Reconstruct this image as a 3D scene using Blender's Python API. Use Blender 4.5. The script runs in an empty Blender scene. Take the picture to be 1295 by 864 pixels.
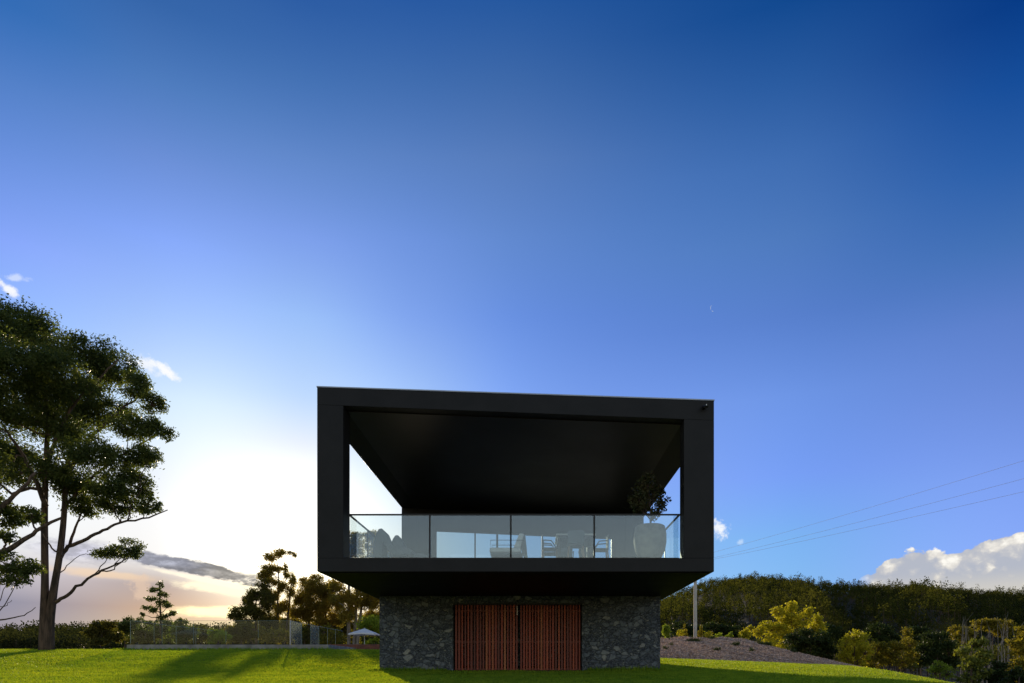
import bpy, bmesh, math, random
import numpy as np
R = math.radians
K, CX, HY = 860.0, 675.0, 846.0           # focal length in photo pixels, vanishing point
col = bpy.context.scene.collection
sc = bpy.context.scene
rng = np.random.default_rng(11)
random.seed(5)

def at(px, py, D):
    return np.array([(px - CX) * D / K, D, (HY - py) * D / K])
def smooth(a, b, x):
    t = np.clip((x - a) / (b - a), 0, 1); return t * t * (3 - 2 * t)

# ------------------------------------------------------------------ object helpers
def tag(o, label=None, cat=None, group=None, kind=None):
    if label: o['label'] = label
    if cat: o['category'] = cat
    if group: o['group'] = group
    if kind: o['kind'] = kind
    return o
def empty(name, loc, label=None, cat=None, group=None, rz=0):
    o = bpy.data.objects.new(name, None); col.objects.link(o)
    o.location = [float(v) for v in loc]; o.rotation_euler = (0, 0, rz); o.empty_display_size = .2
    return tag(o, label, cat, group)
def link(name, me, mats, parent=None, world=True):
    o = bpy.data.objects.new(name, me); col.objects.link(o)
    for m in (mats if isinstance(mats, (list, tuple)) else [mats]): me.materials.append(m)
    if parent:
        o.parent = parent
        if world:      # the mesh was given in world coordinates: bring it into the root's frame
            p = parent; off = np.zeros(3)
            while p: off += np.array(p.location); p = p.parent
            n = len(me.vertices); a = np.empty(n * 3, np.float32); me.vertices.foreach_get('co', a)
            a = a.reshape(-1, 3) - off.astype(np.float32); me.vertices.foreach_set('co', a.ravel()); me.update()
    return o
class MB:
    """collects vertices and faces (world coordinates) for one mesh"""
    def __init__(s): s.v = []; s.f = []; s.t = []; s.n = 0
    def add(s, v, f, tint=None):
        v = np.asarray(v, float).reshape(-1, 3)
        s.v.append(v); s.f += [tuple(int(i) + s.n for i in q) for q in f]; s.n += len(v)
        s.t += [random.random() if tint is None else tint] * len(f)
    def hexa(s, x0, x1, y0, y1, za, zb, zc=None, zd=None, tint=None):
        """za/zb bottom/top at x0, zc/zd bottom/top at x1"""
        zc = za if zc is None else zc; zd = zb if zd is None else zd
        v = [(x0,y0,za),(x1,y0,zc),(x1,y1,zc),(x0,y1,za),(x0,y0,zb),(x1,y0,zd),(x1,y1,zd),(x0,y1,zb)]
        s.add(v, [(0,3,2,1),(4,5,6,7),(0,1,5,4),(1,2,6,5),(2,3,7,6),(3,0,4,7)], tint)
    def tube(s, pts, rad, n=8, cap=True):
        pts = np.asarray(pts, float); rad = np.broadcast_to(np.asarray(rad, float), (len(pts),))
        d = np.gradient(pts, axis=0); d /= np.linalg.norm(d, axis=1)[:, None] + 1e-9
        ref = np.array([0, 0, 1.]) if abs(d[:, 2]).mean() < .8 else np.array([1., 0, 0])
        a = np.cross(d, ref); a /= np.linalg.norm(a, axis=1)[:, None] + 1e-9
        b = np.cross(d, a)
        th = np.arange(n) * 2 * math.pi / n
        ring = pts[:, None] + rad[:, None, None] * (a[:, None] * np.cos(th)[None, :, None] + b[:, None] * np.sin(th)[None, :, None])
        f = []
        for i in range(len(pts) - 1):
            for j in range(n):
                k = (j + 1) % n
                f.append((i*n+j, i*n+k, (i+1)*n+k, (i+1)*n+j))
        if cap: f += [tuple(range(n)), tuple(range((len(pts)-1)*n + n - 1, (len(pts)-1)*n - 1, -1))]
        s.add(ring.reshape(-1, 3), f)
    def lathe(s, prof, c, n=28):
        v = []; f = []
        for r, z in prof:
            for j in range(n):
                t = j * 2 * math.pi / n; v.append((c[0] + r*math.cos(t), c[1] + r*math.sin(t), z))
        for i in range(len(prof) - 1):
            for j in range(n):
                k = (j+1) % n; f.append((i*n+j, i*n+k, (i+1)*n+k, (i+1)*n+j))
        f += [tuple(range(n)), tuple(range((len(prof)-1)*n, len(prof)*n))]
        s.add(v, f)
    def extrude(s, poly, y0, y1):
        """poly: list of (x,z); extruded along y"""
        n = len(poly)
        v = [(x, y0, z) for x, z in poly] + [(x, y1, z) for x, z in poly]
        f = [tuple(range(n)), tuple(range(2*n-1, n-1, -1))] + [(i, (i+1) % n, n+(i+1) % n, n+i) for i in range(n)]
        s.add(v, f)
    def build(s, name, mat, parent=None, bevel=0, smooth_=False, segs=2):
        me = bpy.data.meshes.new(name)
        me.from_pydata([tuple(p) for p in np.concatenate(s.v)], [], s.f)
        at_ = me.attributes.new('tint', 'FLOAT', 'FACE'); at_.data.foreach_set('value', np.array(s.t, np.float32))
        if bevel or smooth_:
            bm = bmesh.new(); bm.from_mesh(me)
            bmesh.ops.recalc_face_normals(bm, faces=bm.faces)
            if bevel: bmesh.ops.bevel(bm, geom=[e for e in bm.edges if e.calc_face_angle(0) > .5], offset=bevel, segments=segs, affect='EDGES', profile=.6)
            bm.to_mesh(me); bm.free()
            if smooth_: me.polygons.foreach_set('use_smooth', [True]*len(me.polygons))
        me.update()
        return link(name, me, mat, parent)
def fast_mesh(name, v, npoly, nv, tint):
    """polygons of nv consecutive vertices each"""
    me = bpy.data.meshes.new(name)
    me.vertices.add(len(v)); me.vertices.foreach_set('co', np.ascontiguousarray(v, np.float32).ravel())
    me.loops.add(npoly*nv); me.loops.foreach_set('vertex_index', np.arange(npoly*nv, dtype=np.int32))
    me.polygons.add(npoly); me.polygons.foreach_set('loop_start', np.arange(0, npoly*nv, nv, dtype=np.int32))
    a = me.attributes.new('tint', 'FLOAT', 'FACE'); a.data.foreach_set('value', np.ascontiguousarray(tint, np.float32))
    me.update(calc_edges=True)
    return me
def grid_mesh(xs, ys, zf):
    X, Y = np.meshgrid(xs, ys); Z = zf(X, Y)
    v = np.stack([X, Y, Z], -1).reshape(-1, 3); nx = len(xs); f = []
    i, j = np.meshgrid(np.arange(len(ys)-1), np.arange(nx-1), indexing='ij')
    a = (i*nx + j).ravel(); f = np.stack([a, a+1, a+nx+1, a+nx], -1)
    me = bpy.data.meshes.new('g'); me.from_pydata(v.tolist(), [], f.tolist())
    me.polygons.foreach_set('use_smooth', [True]*len(f)); me.update()
    return me

# ------------------------------------------------------------------ materials
class N:
    """tiny node-expression wrapper"""
    def __init__(s, nt, sock): s.nt = nt; s.s = sock
    def _m(s, op, *o):
        n = s.nt.nodes.new('ShaderNodeMath'); n.operation = op
        for i, x in enumerate((s,) + o):
            if isinstance(x, N): s.nt.links.new(x.s, n.inputs[i])
            else: n.inputs[i].default_value = float(x)
        return N(s.nt, n.outputs[0])
    def __add__(s, o): return s._m('ADD', o)
    __radd__ = __add__
    def __sub__(s, o): return s._m('SUBTRACT', o)
    def __rsub__(s, o): return (s*-1) + o
    def __mul__(s, o): return s._m('MULTIPLY', o)
    __rmul__ = __mul__
    def __truediv__(s, o): return s._m('DIVIDE', o)
    def pow(s, o): return s._m('POWER', o)
    def sqrt(s): return s._m('SQRT')
    def mx(s, o): return s._m('MAXIMUM', o)
    def ramp(s, a, b):           # smoothstep from a (0) to b (1)
        n = s.nt.nodes.new('ShaderNodeMapRange'); n.interpolation_type = 'SMOOTHSTEP'
        s.nt.links.new(s.s, n.inputs[0])
        n.inputs[1].default_value = min(a, b); n.inputs[2].default_value = max(a, b)
        n.inputs[3].default_value = 0 if a < b else 1; n.inputs[4].default_value = 1 if a < b else 0
        return N(s.nt, n.outputs[0])
    def crv(s, xs, vals):        # piecewise-linear function through a ColorRamp, values may be RGB tuples
        lo, hi = xs[0], xs[-1]
        t = (s - lo) / (hi - lo)
        n = s.nt.nodes.new('ShaderNodeValToRGB'); s.nt.links.new(t.s, n.inputs[0])
        cr = n.color_ramp
        for i, (x, v) in enumerate(zip(xs, vals)):
            p = (x - lo) / (hi - lo)
            e = cr.elements[i] if i < 2 else cr.elements.new(p)
            e.position = p
            v = v if hasattr(v, '__len__') else (v, v, v)
            e.color = (*[float(q) for q in v], 1)
        # elements re-sort while positions move: write them again in order
        for e, x, v in zip(cr.elements, xs, vals):
            v = v if hasattr(v, '__len__') else (v, v, v)
            e.position = (x - lo) / (hi - lo); e.color = (*[float(q) for q in v], 1)
        return N(s.nt, n.outputs[0])
def mixc(nt, f, a, b, mode='MIX'):
    n = nt.nodes.new('ShaderNodeMix'); n.data_type = 'RGBA'; n.blend_type = mode; n.clamp_result = False
    for i, x in ((0, f), (6, a), (7, b)):
        if isinstance(x, N): nt.links.new(x.s, n.inputs[i])
        elif i == 0: n.inputs[0].default_value = x
        else: n.inputs[i].default_value = (*x, 1)
    return N(nt, n.outputs[2])
def newmat(name):
    m = bpy.data.materials.new(name); m.use_nodes = True; nt = m.node_tree
    for n in list(nt.nodes):
        if n.type != 'OUTPUT_MATERIAL': nt.nodes.remove(n)
    return m, nt, nt.nodes['Material Output']
def noise(nt, vec, scale, detail=4, rough=.55, dist=0, out=0):
    n = nt.nodes.new('ShaderNodeTexNoise'); n.inputs['Scale'].default_value = scale
    n.inputs['Detail'].default_value = detail; n.inputs['Roughness'].default_value = rough; n.inputs['Distortion'].default_value = dist
    if vec is not None: nt.links.new(vec.s if isinstance(vec, N) else vec, n.inputs['Vector'])
    return N(nt, n.outputs[out])
def bump(nt, h, strength, dist):
    n = nt.nodes.new('ShaderNodeBump'); n.inputs['Strength'].default_value = strength; n.inputs['Distance'].default_value = dist
    nt.links.new(h.s, n.inputs['Height']); return n.outputs[0]
def pr(nt, colr, rough, metal=0, nrm=None, spec=.5):
    p = nt.nodes.new('ShaderNodeBsdfPrincipled')
    if isinstance(colr, N): nt.links.new(colr.s, p.inputs['Base Color'])
    else: p.inputs['Base Color'].default_value = (*colr, 1)
    if isinstance(rough, N): nt.links.new(rough.s, p.inputs['Roughness'])
    else: p.inputs['Roughness'].default_value = rough
    p.inputs['Metallic'].default_value = metal; p.inputs['Specular IOR Level'].default_value = spec
    if nrm: nt.links.new(nrm, p.inputs['Normal'])
    return p
def obco(nt): return nt.nodes.new('ShaderNodeTexCoord').outputs['Object']
def poco(nt): return nt.nodes.new('ShaderNodeNewGeometry').outputs['Position']
def simple(name, c, rough=.5, metal=0, var=.25, scale=3, bmp=0, spec=.5):
    m, nt, out = newmat(name); v = poco(nt)
    n = noise(nt, v, scale, 5)
    c0 = [q*(1-var) for q in c]; c1 = [min(1, q*(1+var)) for q in c]
    cc = mixc(nt, n.ramp(.3, .7), c0, c1)
    p = pr(nt, cc, (n*.15) + (rough-.07), metal, bump(nt, noise(nt, v, scale*12, 4), bmp, .02) if bmp else None, spec)
    nt.links.new(p.outputs[0], out.inputs[0]); return m
def leafmat(name, dark, light, trans=.45, rough=.5, clump=.9, tr=None, spec=.08):
    m, nt, out = newmat(name)
    a = nt.nodes.new('ShaderNodeAttribute'); a.attribute_name = 'tint'
    t = N(nt, a.outputs['Fac'])
    n = noise(nt, poco(nt), clump, 3)
    f = (t*.6 + n.ramp(.35, .65)*.4)
    c = mixc(nt, f, dark, light)
    p = pr(nt, c, rough, 0, None, spec)
    tn = nt.nodes.new('ShaderNodeBsdfTranslucent')
    tc = mixc(nt, 1.0, c, tr or (1.25, 1.3, .55), 'MULTIPLY'); nt.links.new(tc.s, tn.inputs[0])
    mx = nt.nodes.new('ShaderNodeMixShader'); mx.inputs[0].default_value = trans
    nt.links.new(p.outputs[0], mx.inputs[1]); nt.links.new(tn.outputs[0], mx.inputs[2])
    nt.links.new(mx.outputs[0], out.inputs[0]); return m
def glassmat(name, refl, tintc=(.9,.95,.95), rough=.0, fres=1.0):
    m, nt, out = newmat(name)
    tr = nt.nodes.new('ShaderNodeBsdfTransparent'); tr.inputs[0].default_value = (*tintc, 1)
    gl = nt.nodes.new('ShaderNodeBsdfGlossy'); gl.inputs['Roughness'].default_value = rough; gl.inputs[0].default_value = (.95,.98,1,1)
    lw = nt.nodes.new('ShaderNodeLayerWeight'); lw.inputs[0].default_value = .5
    f = N(nt, lw.outputs['Facing']).pow(4.0)*.55*fres + refl
    mx = nt.nodes.new('ShaderNodeMixShader'); nt.links.new(f.s, mx.inputs[0])
    nt.links.new(tr.outputs[0], mx.inputs[1]); nt.links.new(gl.outputs[0], mx.inputs[2])
    nt.links.new(mx.outputs[0], out.inputs[0]); return m

M = {}
M['clad'] = simple('dark_cladding', (.0145,.0140,.0150), .55, 0, .3, 1.3, .03, .3)
M['soffit'] = simple('dark_soffit', (.005,.005,.0055), .6, 0, .25, 1.5, 0, .12)
M['ceiling'] = simple('dark_ceiling', (.0085,.008,.0078), .42, 0, .35, .8, 0, .4)
M['flash'] = simple('flashing_metal', (.35,.36,.38), .35, .8, .1)
M['black'] = simple('black_metal', (.015,.015,.016), .4, .3, .1)
M['steel'] = simple('brushed_steel', (.45,.46,.47), .35, .9, .1)
M['floor'] = simple('deck_floor', (.12,.10,.085), .5, 0, .25, 2)
M['white'] = simple('white_fabric', (.78,.78,.75), .85, 0, .06, 6, .2)
M['canvas'] = simple('grey_canvas', (.10,.12,.13), .8, 0, .15, 6, .2)
M['shellgrey'] = simple('grey_felt', (.085,.10,.11), .75, 0, .15, 5, .2)
M['timber'] = simple('oiled_timber', (.36,.20,.10), .5, 0, .3, 5)
M['tabletop'] = simple('pale_tabletop', (.62,.58,.5), .4, 0, .1, 4)
M['darkwood'] = simple('dark_timber', (.05,.045,.042), .55, 0, .3, 6)
M['pot'] = simple('concrete_pot', (.34,.30,.23), .75, 0, .25, 4, .3)
M['concrete'] = simple('concrete', (.34,.32,.29), .85, 0, .3, 2.2, .35)
M['reddeck'] = simple('red_deck_timber', (.23,.075,.045), .6, 0, .3, 3, .2)
M['pole'] = simple('pole_concrete', (.55,.52,.47), .8, 0, .15, 2, .3)
M['wire'] = leafmat('pale_wire', (.8,.8,.8), (.9,.9,.9), .6, .4, 3, (1,1,1))
M['parasol'] = simple('parasol_cloth', (.8,.8,.8), .85, 0, .05, 3)
M['sglass'] = glassmat('side_balustrade_glass', .02, (.92,.95,.95), 0.02, .18)
M['glass'] = glassmat('balustrade_glass', .10, (.90,.94,.94), 0.02)
M['wglass'] = glassmat('window_glass', .03, (.66,.74,.78), 0.0, .7)
M['pglass'] = glassmat('fence_glass', .012, (.95,.98,.95), 0.02, .5)
M['sheenglass'] = glassmat('fence_glass_sky_sheen', .06, (.85,.9,.8), .3)  # pale sky reflection put into the glass itself, for two return panes
M['edge'] = simple('glass_edge', (.30,.38,.34), .3, 0, .1, 4)
M['interior'] = simple('interior_paint', (.20,.20,.20), .8, 0, .1, 2)
# rubble stone
def stone():
    m, nt, out = newmat('rubble_stone'); v = poco(nt)
    w = noise(nt, v, 1.7, 3, out=1)
    vm = nt.nodes.new('ShaderNodeVectorMath'); vm.operation = 'MULTIPLY_ADD'
    nt.links.new(w.s, vm.inputs[0]); vm.inputs[1].default_value = (.34,.34,.34); nt.links.new(v, vm.inputs[2])
    mp = nt.nodes.new('ShaderNodeMapping'); mp.inputs['Scale'].default_value = (1,1,1.45); nt.links.new(vm.outputs[0], mp.inputs[0])
    def vor(scale, feat):
        n = nt.nodes.new('ShaderNodeTexVoronoi'); n.feature = feat; n.inputs['Scale'].default_value = scale
        nt.links.new(mp.outputs[0], n.inputs['Vector']); return n
    big = vor(4.6, 'F1'); bige = vor(4.6, 'DISTANCE_TO_EDGE')
    sm = vor(13, 'F1'); sme = vor(13, 'DISTANCE_TO_EDGE')
    sel = N(nt, sm.outputs['Color'])
    sep = nt.nodes.new('ShaderNodeSeparateColor'); nt.links.new(big.outputs['Color'], sep.inputs[0])
    sep2 = nt.nodes.new('ShaderNodeSeparateColor'); nt.links.new(sm.outputs['Color'], sep2.inputs[0])
    pick = N(nt, sep.outputs[0]).ramp(.52, .54)                 # some cells are one big stone, the rest small ones
    val = mixc(nt, pick, N(nt, sep2.outputs[1]), N(nt, sep.outputs[1]))
    edge = mixc(nt, pick, N(nt, sme.outputs[0])*.45, N(nt, bige.outputs[0]))
    val = N(nt, val.s); g = noise(nt, v, 14, 8, .7); g2 = noise(nt, v, 50, 4, .7)
    base = val.crv([0,.3,.6,.8,.93,1], [(.055,.07,.10),(.10,.122,.165),(.145,.175,.22),(.19,.22,.26),(.30,.32,.34),(.44,.44,.42)])
    base = mixc(nt, g.ramp(.42,.72)*.75, base, (.20,.22,.245))
    base = mixc(nt, g2.ramp(.6,.78)*.6, base, (.32,.33,.33))
    base = mixc(nt, g.ramp(.5,.28)*.7, base, (.012,.013,.016))
    base = mixc(nt, N(nt, edge.s).ramp(.022,.004)*.6, base, (.018,.018,.02))
    h = N(nt, edge.s).ramp(0,.09) + g*.6 + g2*.2
    p = pr(nt, base, .75, 0, bump(nt, h, .9, .05))
    nt.links.new(p.outputs[0], out.inputs[0]); return m
M['stone'] = stone()
def slatmat():
    m, nt, out = newmat('red_hardwood'); v = poco(nt)
    a = nt.nodes.new('ShaderNodeAttribute'); a.attribute_name = 'tint'; t = N(nt, a.outputs['Fac'])
    mp = nt.nodes.new('ShaderNodeMapping'); mp.inputs['Scale'].default_value = (18,18,1.2); nt.links.new(v, mp.inputs[0])
    g = noise(nt, mp.outputs[0], 2.0, 5)
    c = t.crv([0,.35,.7,.9,1], [(.12,.016,.008),(.30,.034,.012),(.42,.055,.016),(.50,.095,.026),(.50,.20,.07)])
    c = mixc(nt, g.ramp(.35,.7)*.6, c, (.20,.035,.014))
    p = pr(nt, c, .45, 0, bump(nt, g, .3, .01)); nt.links.new(p.outputs[0], out.inputs[0]); return m
M['slat'] = slatmat()
def barkmat(name, c0, c1, sc_=1.0):
    m, nt, out = newmat(name); v = poco(nt)
    mp = nt.nodes.new('ShaderNodeMapping'); mp.inputs['Scale'].default_value = (4*sc_,4*sc_,.7*sc_); nt.links.new(v, mp.inputs[0])
    g = noise(nt, mp.outputs[0], 1.6, 6, .6)
    c = mixc(nt, g.ramp(.35,.65), c0, c1)
    p = pr(nt, c, .85, 0, bump(nt, g, .8, .06)); nt.links.new(p.outputs[0], out.inputs[0]); return m
M['bark'] = barkmat('gum_bark', (.05,.033,.022), (.17,.11,.075))
M['palebark'] = barkmat('pale_bark', (.16,.13,.10), (.36,.31,.25))
M['leaf'] = leafmat('eucalypt_leaf', (.055,.085,.035), (.17,.19,.055), .5, .4)
M['leafwarm'] = leafmat('olive_leaf', (.055,.062,.018), (.20,.17,.04), .45)
M['leafgold'] = leafmat('gold_leaf', (.24,.25,.02), (.62,.52,.05), .5)
M['leafochre'] = leafmat('ochre_leaf', (.11,.11,.02), (.36,.28,.04), .5)
M['leafdark'] = leafmat('dark_leaf', (.022,.038,.015), (.06,.08,.022), .3)
M['leaflime'] = leafmat('lime_leaf', (.14,.20,.03), (.36,.42,.05), .45)
M['leafmag'] = leafmat('magnolia_leaf', (.05,.08,.025), (.28,.28,.05), .35, .5)
M['leafgrove'] = leafmat('grove_leaf', (.16,.14,.04), (.50,.36,.08), .68, .5, .35)  # gold of the sun glare put into the leaf colour
M['leafpot'] = leafmat('glossy_brown_leaf', (.035,.055,.022), (.11,.09,.04), .2, .35, 3)
M['tuft'] = leafmat('tuft_leaf', (.03,.05,.02), (.10,.12,.04), .3)
M['woodleft'] = leafmat('far_wood_left', (.022,.030,.016), (.060,.062,.026), .35, .9, .06, None, .0)
M['woodright'] = leafmat('far_wood_right', (.016,.026,.011), (.115,.11,.028), .45, .9, .016, None, .0)  # sunlit yellow of the hill put into the light colour and its broad patches
M['grass'] = leafmat('grass_blade', (.10,.24,.025), (.35,.48,.045), .48, .5, 2.5, (1.75,1.35,.4))
def groundmat():
    m, nt, out = newmat('woodland_floor'); v = poco(nt)
    n1 = noise(nt, v, .12, 6); n2 = noise(nt, v, 3, 6)
    c = mixc(nt, n1.ramp(.35,.65), (.022,.028,.012), (.05,.042,.022)); c = mixc(nt, n2.ramp(.4,.8)*.5, c, (.07,.06,.035))
    p = pr(nt, c, .95, 0, bump(nt, n2, .6, .1)); nt.links.new(p.outputs[0], out.inputs[0]); return m
def lawnmat():
    m, nt, out = newmat('lawn_soil'); v = poco(nt)
    n1 = noise(nt, v, .35, 5); n2 = noise(nt, v, 14, 6); n3 = noise(nt, v, 60, 3)
    c = mixc(nt, n1.ramp(.35,.65), (.045,.085,.012), (.085,.125,.018)); c = mixc(nt, n2.ramp(.45,.75)*.6, c, (.03,.05,.01))
    p = pr(nt, c, .9, 0, bump(nt, n2*.6+n3*.5, .9, .05)); nt.links.new(p.outputs[0], out.inputs[0]); return m
def mulchmat():
    m, nt, out = newmat('bark_mulch'); v = poco(nt)
    vo = nt.nodes.new('ShaderNodeTexVoronoi'); vo.inputs['Scale'].default_value = 7; nt.links.new(v, vo.inputs['Vector'])
    sp = nt.nodes.new('ShaderNodeSeparateColor'); nt.links.new(vo.outputs['Color'], sp.inputs[0])
    c = N(nt, sp.outputs[0]).crv([0,.4,.8,1], [(.24,.14,.10),(.46,.29,.21),(.62,.44,.34),(.8,.66,.55)])
    n1 = noise(nt, v, .8, 5); c = mixc(nt, n1.ramp(.5,.7)*.6, c, (.13,.06,.03))
    p = pr(nt, c, .95, 0, bump(nt, N(nt, vo.outputs[0]), .8, .08)); nt.links.new(p.outputs[0], out.inputs[0]); return m
M['ground'] = groundmat(); M['lawn'] = lawnmat(); M['mulch'] = mulchmat()
M['chips'] = leafmat('bark_chip', (.28,.18,.13), (.85,.66,.55), .1, .8, 3, (1,.9,.8))
M['dirt'] = simple('worn_earth', (.16,.09,.05), .95, 0, .4, 8, .5)

# ------------------------------------------------------------------ terrain
def zg(x, D):
    x = np.asarray(x, float); D = np.asarray(D, float)
    hc = np.interp(x, [-60,-30,-8.6,-5,7.1,17,22.6,27.4,34,60], [1.0,1.06,1.06,1.0,.57,.18,-.7,-1.7,-3,-6])
    Dn = np.minimum(D, 38)
    near = -1.2 + .045*Dn + smooth(22, 38, Dn)*(hc - .51)
    near = np.minimum(near, np.where(x > .3*Dn, -(np.interp(x/np.maximum(Dn, 6), [.25,.448,.52,.593,.72,1.2], [820,841,850,862,886,980])-846)/860*np.maximum(Dn, 6), 99))
    left = np.interp(D, [38,50,80,120,200,320,420,700,1500], [0,-1,-5,-8,-4,7,13,22,22])
    az = x/np.maximum(D, 1)
    rf = np.interp(az, [.0,.1,.186,.227,.26,.32,.45,.72,1.2], [.3,.5,.70,.86,.94,1.0,.90,.80,.78])
    right = np.interp(D, [38,50,70,110,250,500,750,1000,1500], [0,-.6,-1.0,-3,4,46,92,97,60])
    right = np.where(D > 110, (right+3)*rf - 3, right)
    right = right + smooth(150, 420, D)*(1-smooth(520,720,D))*(7*np.sin(az*31+D*.006)+4*np.sin(az*67+1+D*.011))*np.where(az > .05, 1, 0)*smooth(.05,.2,az)
    w = smooth(-.12, .12, az)
    far = left*(1-w) + right*w
    far_abs_l = np.where(D < 80, hc*(1-smooth(38, 80, D)) + left, left)
    far_abs_r = np.where(D < 90, hc*(1-smooth(38, 90, D))*.8 + right, right)
    f = far_abs_l*(1-w) + far_abs_r*w
    return np.where(D <= 38, near, f*smooth(38, 44, D) + near*(1-smooth(38, 44, D)))
xs = np.unique(np.concatenate([np.linspace(-60, 60, 121), np.linspace(-1500, -60, 70), np.linspace(60, 1500, 70)]))
ys = np.unique(np.concatenate([np.linspace(-60, 0, 13), np.linspace(0, 70, 101), np.linspace(70, 300, 60), np.linspace(300, 1500, 50)]))
def zground(x, y):      # the sheet lies below the lawn sheet
    return zg(x, y) - .06*(y < 42)*(np.abs(x) < 41)
o = link('ground', grid_mesh(xs, ys, zground), M['ground']); tag(o, kind='structure', label='dark woodland floor falling away behind the lawn')
o = link('lawn', grid_mesh(np.linspace(-40, 30, 141), np.linspace(-12, 40.5, 106), zg), M['lawn']); tag(o, kind='structure', label='mown green lawn sloping up to the house')
MT = ([4,10,15,16.6,17.4,19.3,21.9,23.9,27], [2.43,2.45,2.43,2.3,2.1,1.5,.82,.25,-1.4])
def zm(x, D):
    top = np.interp(x, *MT) + .05*np.sin(x*1.7) + .04*np.sin(x*4.1+D)
    t = np.clip((D-39.2)/14.5, 0, 1)**.85
    z = (zg(x, 39.2)-.03)*(1-t) + top*t
    return z - 1.5*smooth(64, 72, D)*1.0 - 1.5*smooth(5.2, 4, x)
o = link('mulch_bank', grid_mesh(np.linspace(4, 27, 95), np.linspace(39.2, 72, 100), zm), M['mulch']); tag(o, kind='structure', label='brown bark mulch bank beyond the lawn, right of the house')
nC = 60000
cxn = 5.3 + 20*rng.random(nC); cyn = 39.3 + 17*rng.random(nC)**1.2
cz = zm(cxn, cyn) + .01 + .03*rng.random(nC)
ca = rng.normal(size=(nC,3)); ca[:,2] *= .45; ca /= np.linalg.norm(ca, axis=1)[:,None]; cb = np.cross(ca, rng.normal(size=(nC,3))); cb /= np.linalg.norm(cb, axis=1)[:,None]
cl_ = (.03+.05*rng.random(nC))[:,None]; cp = np.stack([cxn,cyn,cz],-1)
cv = np.stack([cp-ca*cl_-cb*cl_*.35, cp+ca*cl_-cb*cl_*.35, cp+ca*cl_+cb*cl_*.35, cp-ca*cl_+cb*cl_*.35], 1).reshape(-1,3)
link('bark_chips', fast_mesh('bark_chips', cv, nC, 4, rng.random(nC)), M['chips']); tag(bpy.data.objects['bark_chips'], 'loose bark chips strewn over the mulch bank', 'bark chips', kind='stuff')
# dirt patch before the door
P = MB()
ang = np.linspace(0, 2*math.pi, 20, endpoint=False)
pts = [(.15+.62*math.cos(a)*(1+.15*math.sin(3*a)), 24.05+.28*math.sin(a)) for a in ang]
P.add([(x, y, float(zg(x, y))+.012) for x, y in pts], [tuple(range(20))])
o = P.build('dirt_patch', M['dirt']); tag(o, kind='structure', label='worn brown earth patch in the grass before the slatted door')

# grass blades
def make_grass():
    n = 560000
    D = 16.5 * (39.5/16.5)**rng.random(n)**1.0
    x = (rng.random(n)*1.62 - .82)*D
    keep = ~((x > -5.6) & (x < 4.6) & (D > 24.55)) & ~((x > -3.0) & (x < 1.8) & (D > 24.3))
    keep &= ~((((x-.15)/.62)**2 + ((D-24.05)/.28)**2) < .8)
    keep &= ~((D > 37.6) & (x > -23) & (x < -5))
    x, D = x[keep], D[keep]; n = len(x)
    z = zg(x, D)
    pn = np.sin(x*.9+np.sin(D*.7)*2)*np.sin(D*1.3+np.sin(x*.6)*2)
    h = (.035 + .035*rng.random(n)) * (1+.25*pn) * (1 + .5*(rng.random(n) > .97))
    th = rng.random(n)*math.pi*2; w = .010 + .008*rng.random(n) + .0004*D
    # longer uncut blades along the foot of the walls
    edge = ((np.abs(D-24.35) < .25) & (x > -5.9) & (x < 4.9) & ~((x > -3.1) & (x < 1.9))) | ((np.abs(D-37.4) < .3) & (x > -23) & (x < -11)) | ((D > 24.2) & (D < 33) & (np.abs(np.where(x < 0, x+5.75, x-4.75)) < .2))
    h = np.where(edge, h*(1.4+1.6*rng.random(n)), h)
    lean = (rng.random((n, 2))-.5)*.06
    v = np.empty((n, 3, 3), np.float32)
    v[:,0] = np.stack([x-np.cos(th)*w, D-np.sin(th)*w, z-.01], -1)
    v[:,1] = np.stack([x+np.cos(th)*w, D+np.sin(th)*w, z-.01], -1)
    v[:,2] = np.stack([x+lean[:,0], D+lean[:,1], z+h], -1)
    me = fast_mesh('grass', v.reshape(-1,3), n, 3, rng.random(n)*.6 + .2*(pn*.5+.5) + .25*(np.sin(x*2.3+np.sin(D*.9)*3)*np.sin(D*2.9+x*.4) > .3)*rng.random(n))
    o = link('grass', me, M['grass']); tag(o, 'short mown green grass blades over the whole lawn', 'grass', kind='stuff')
make_grass()

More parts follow.
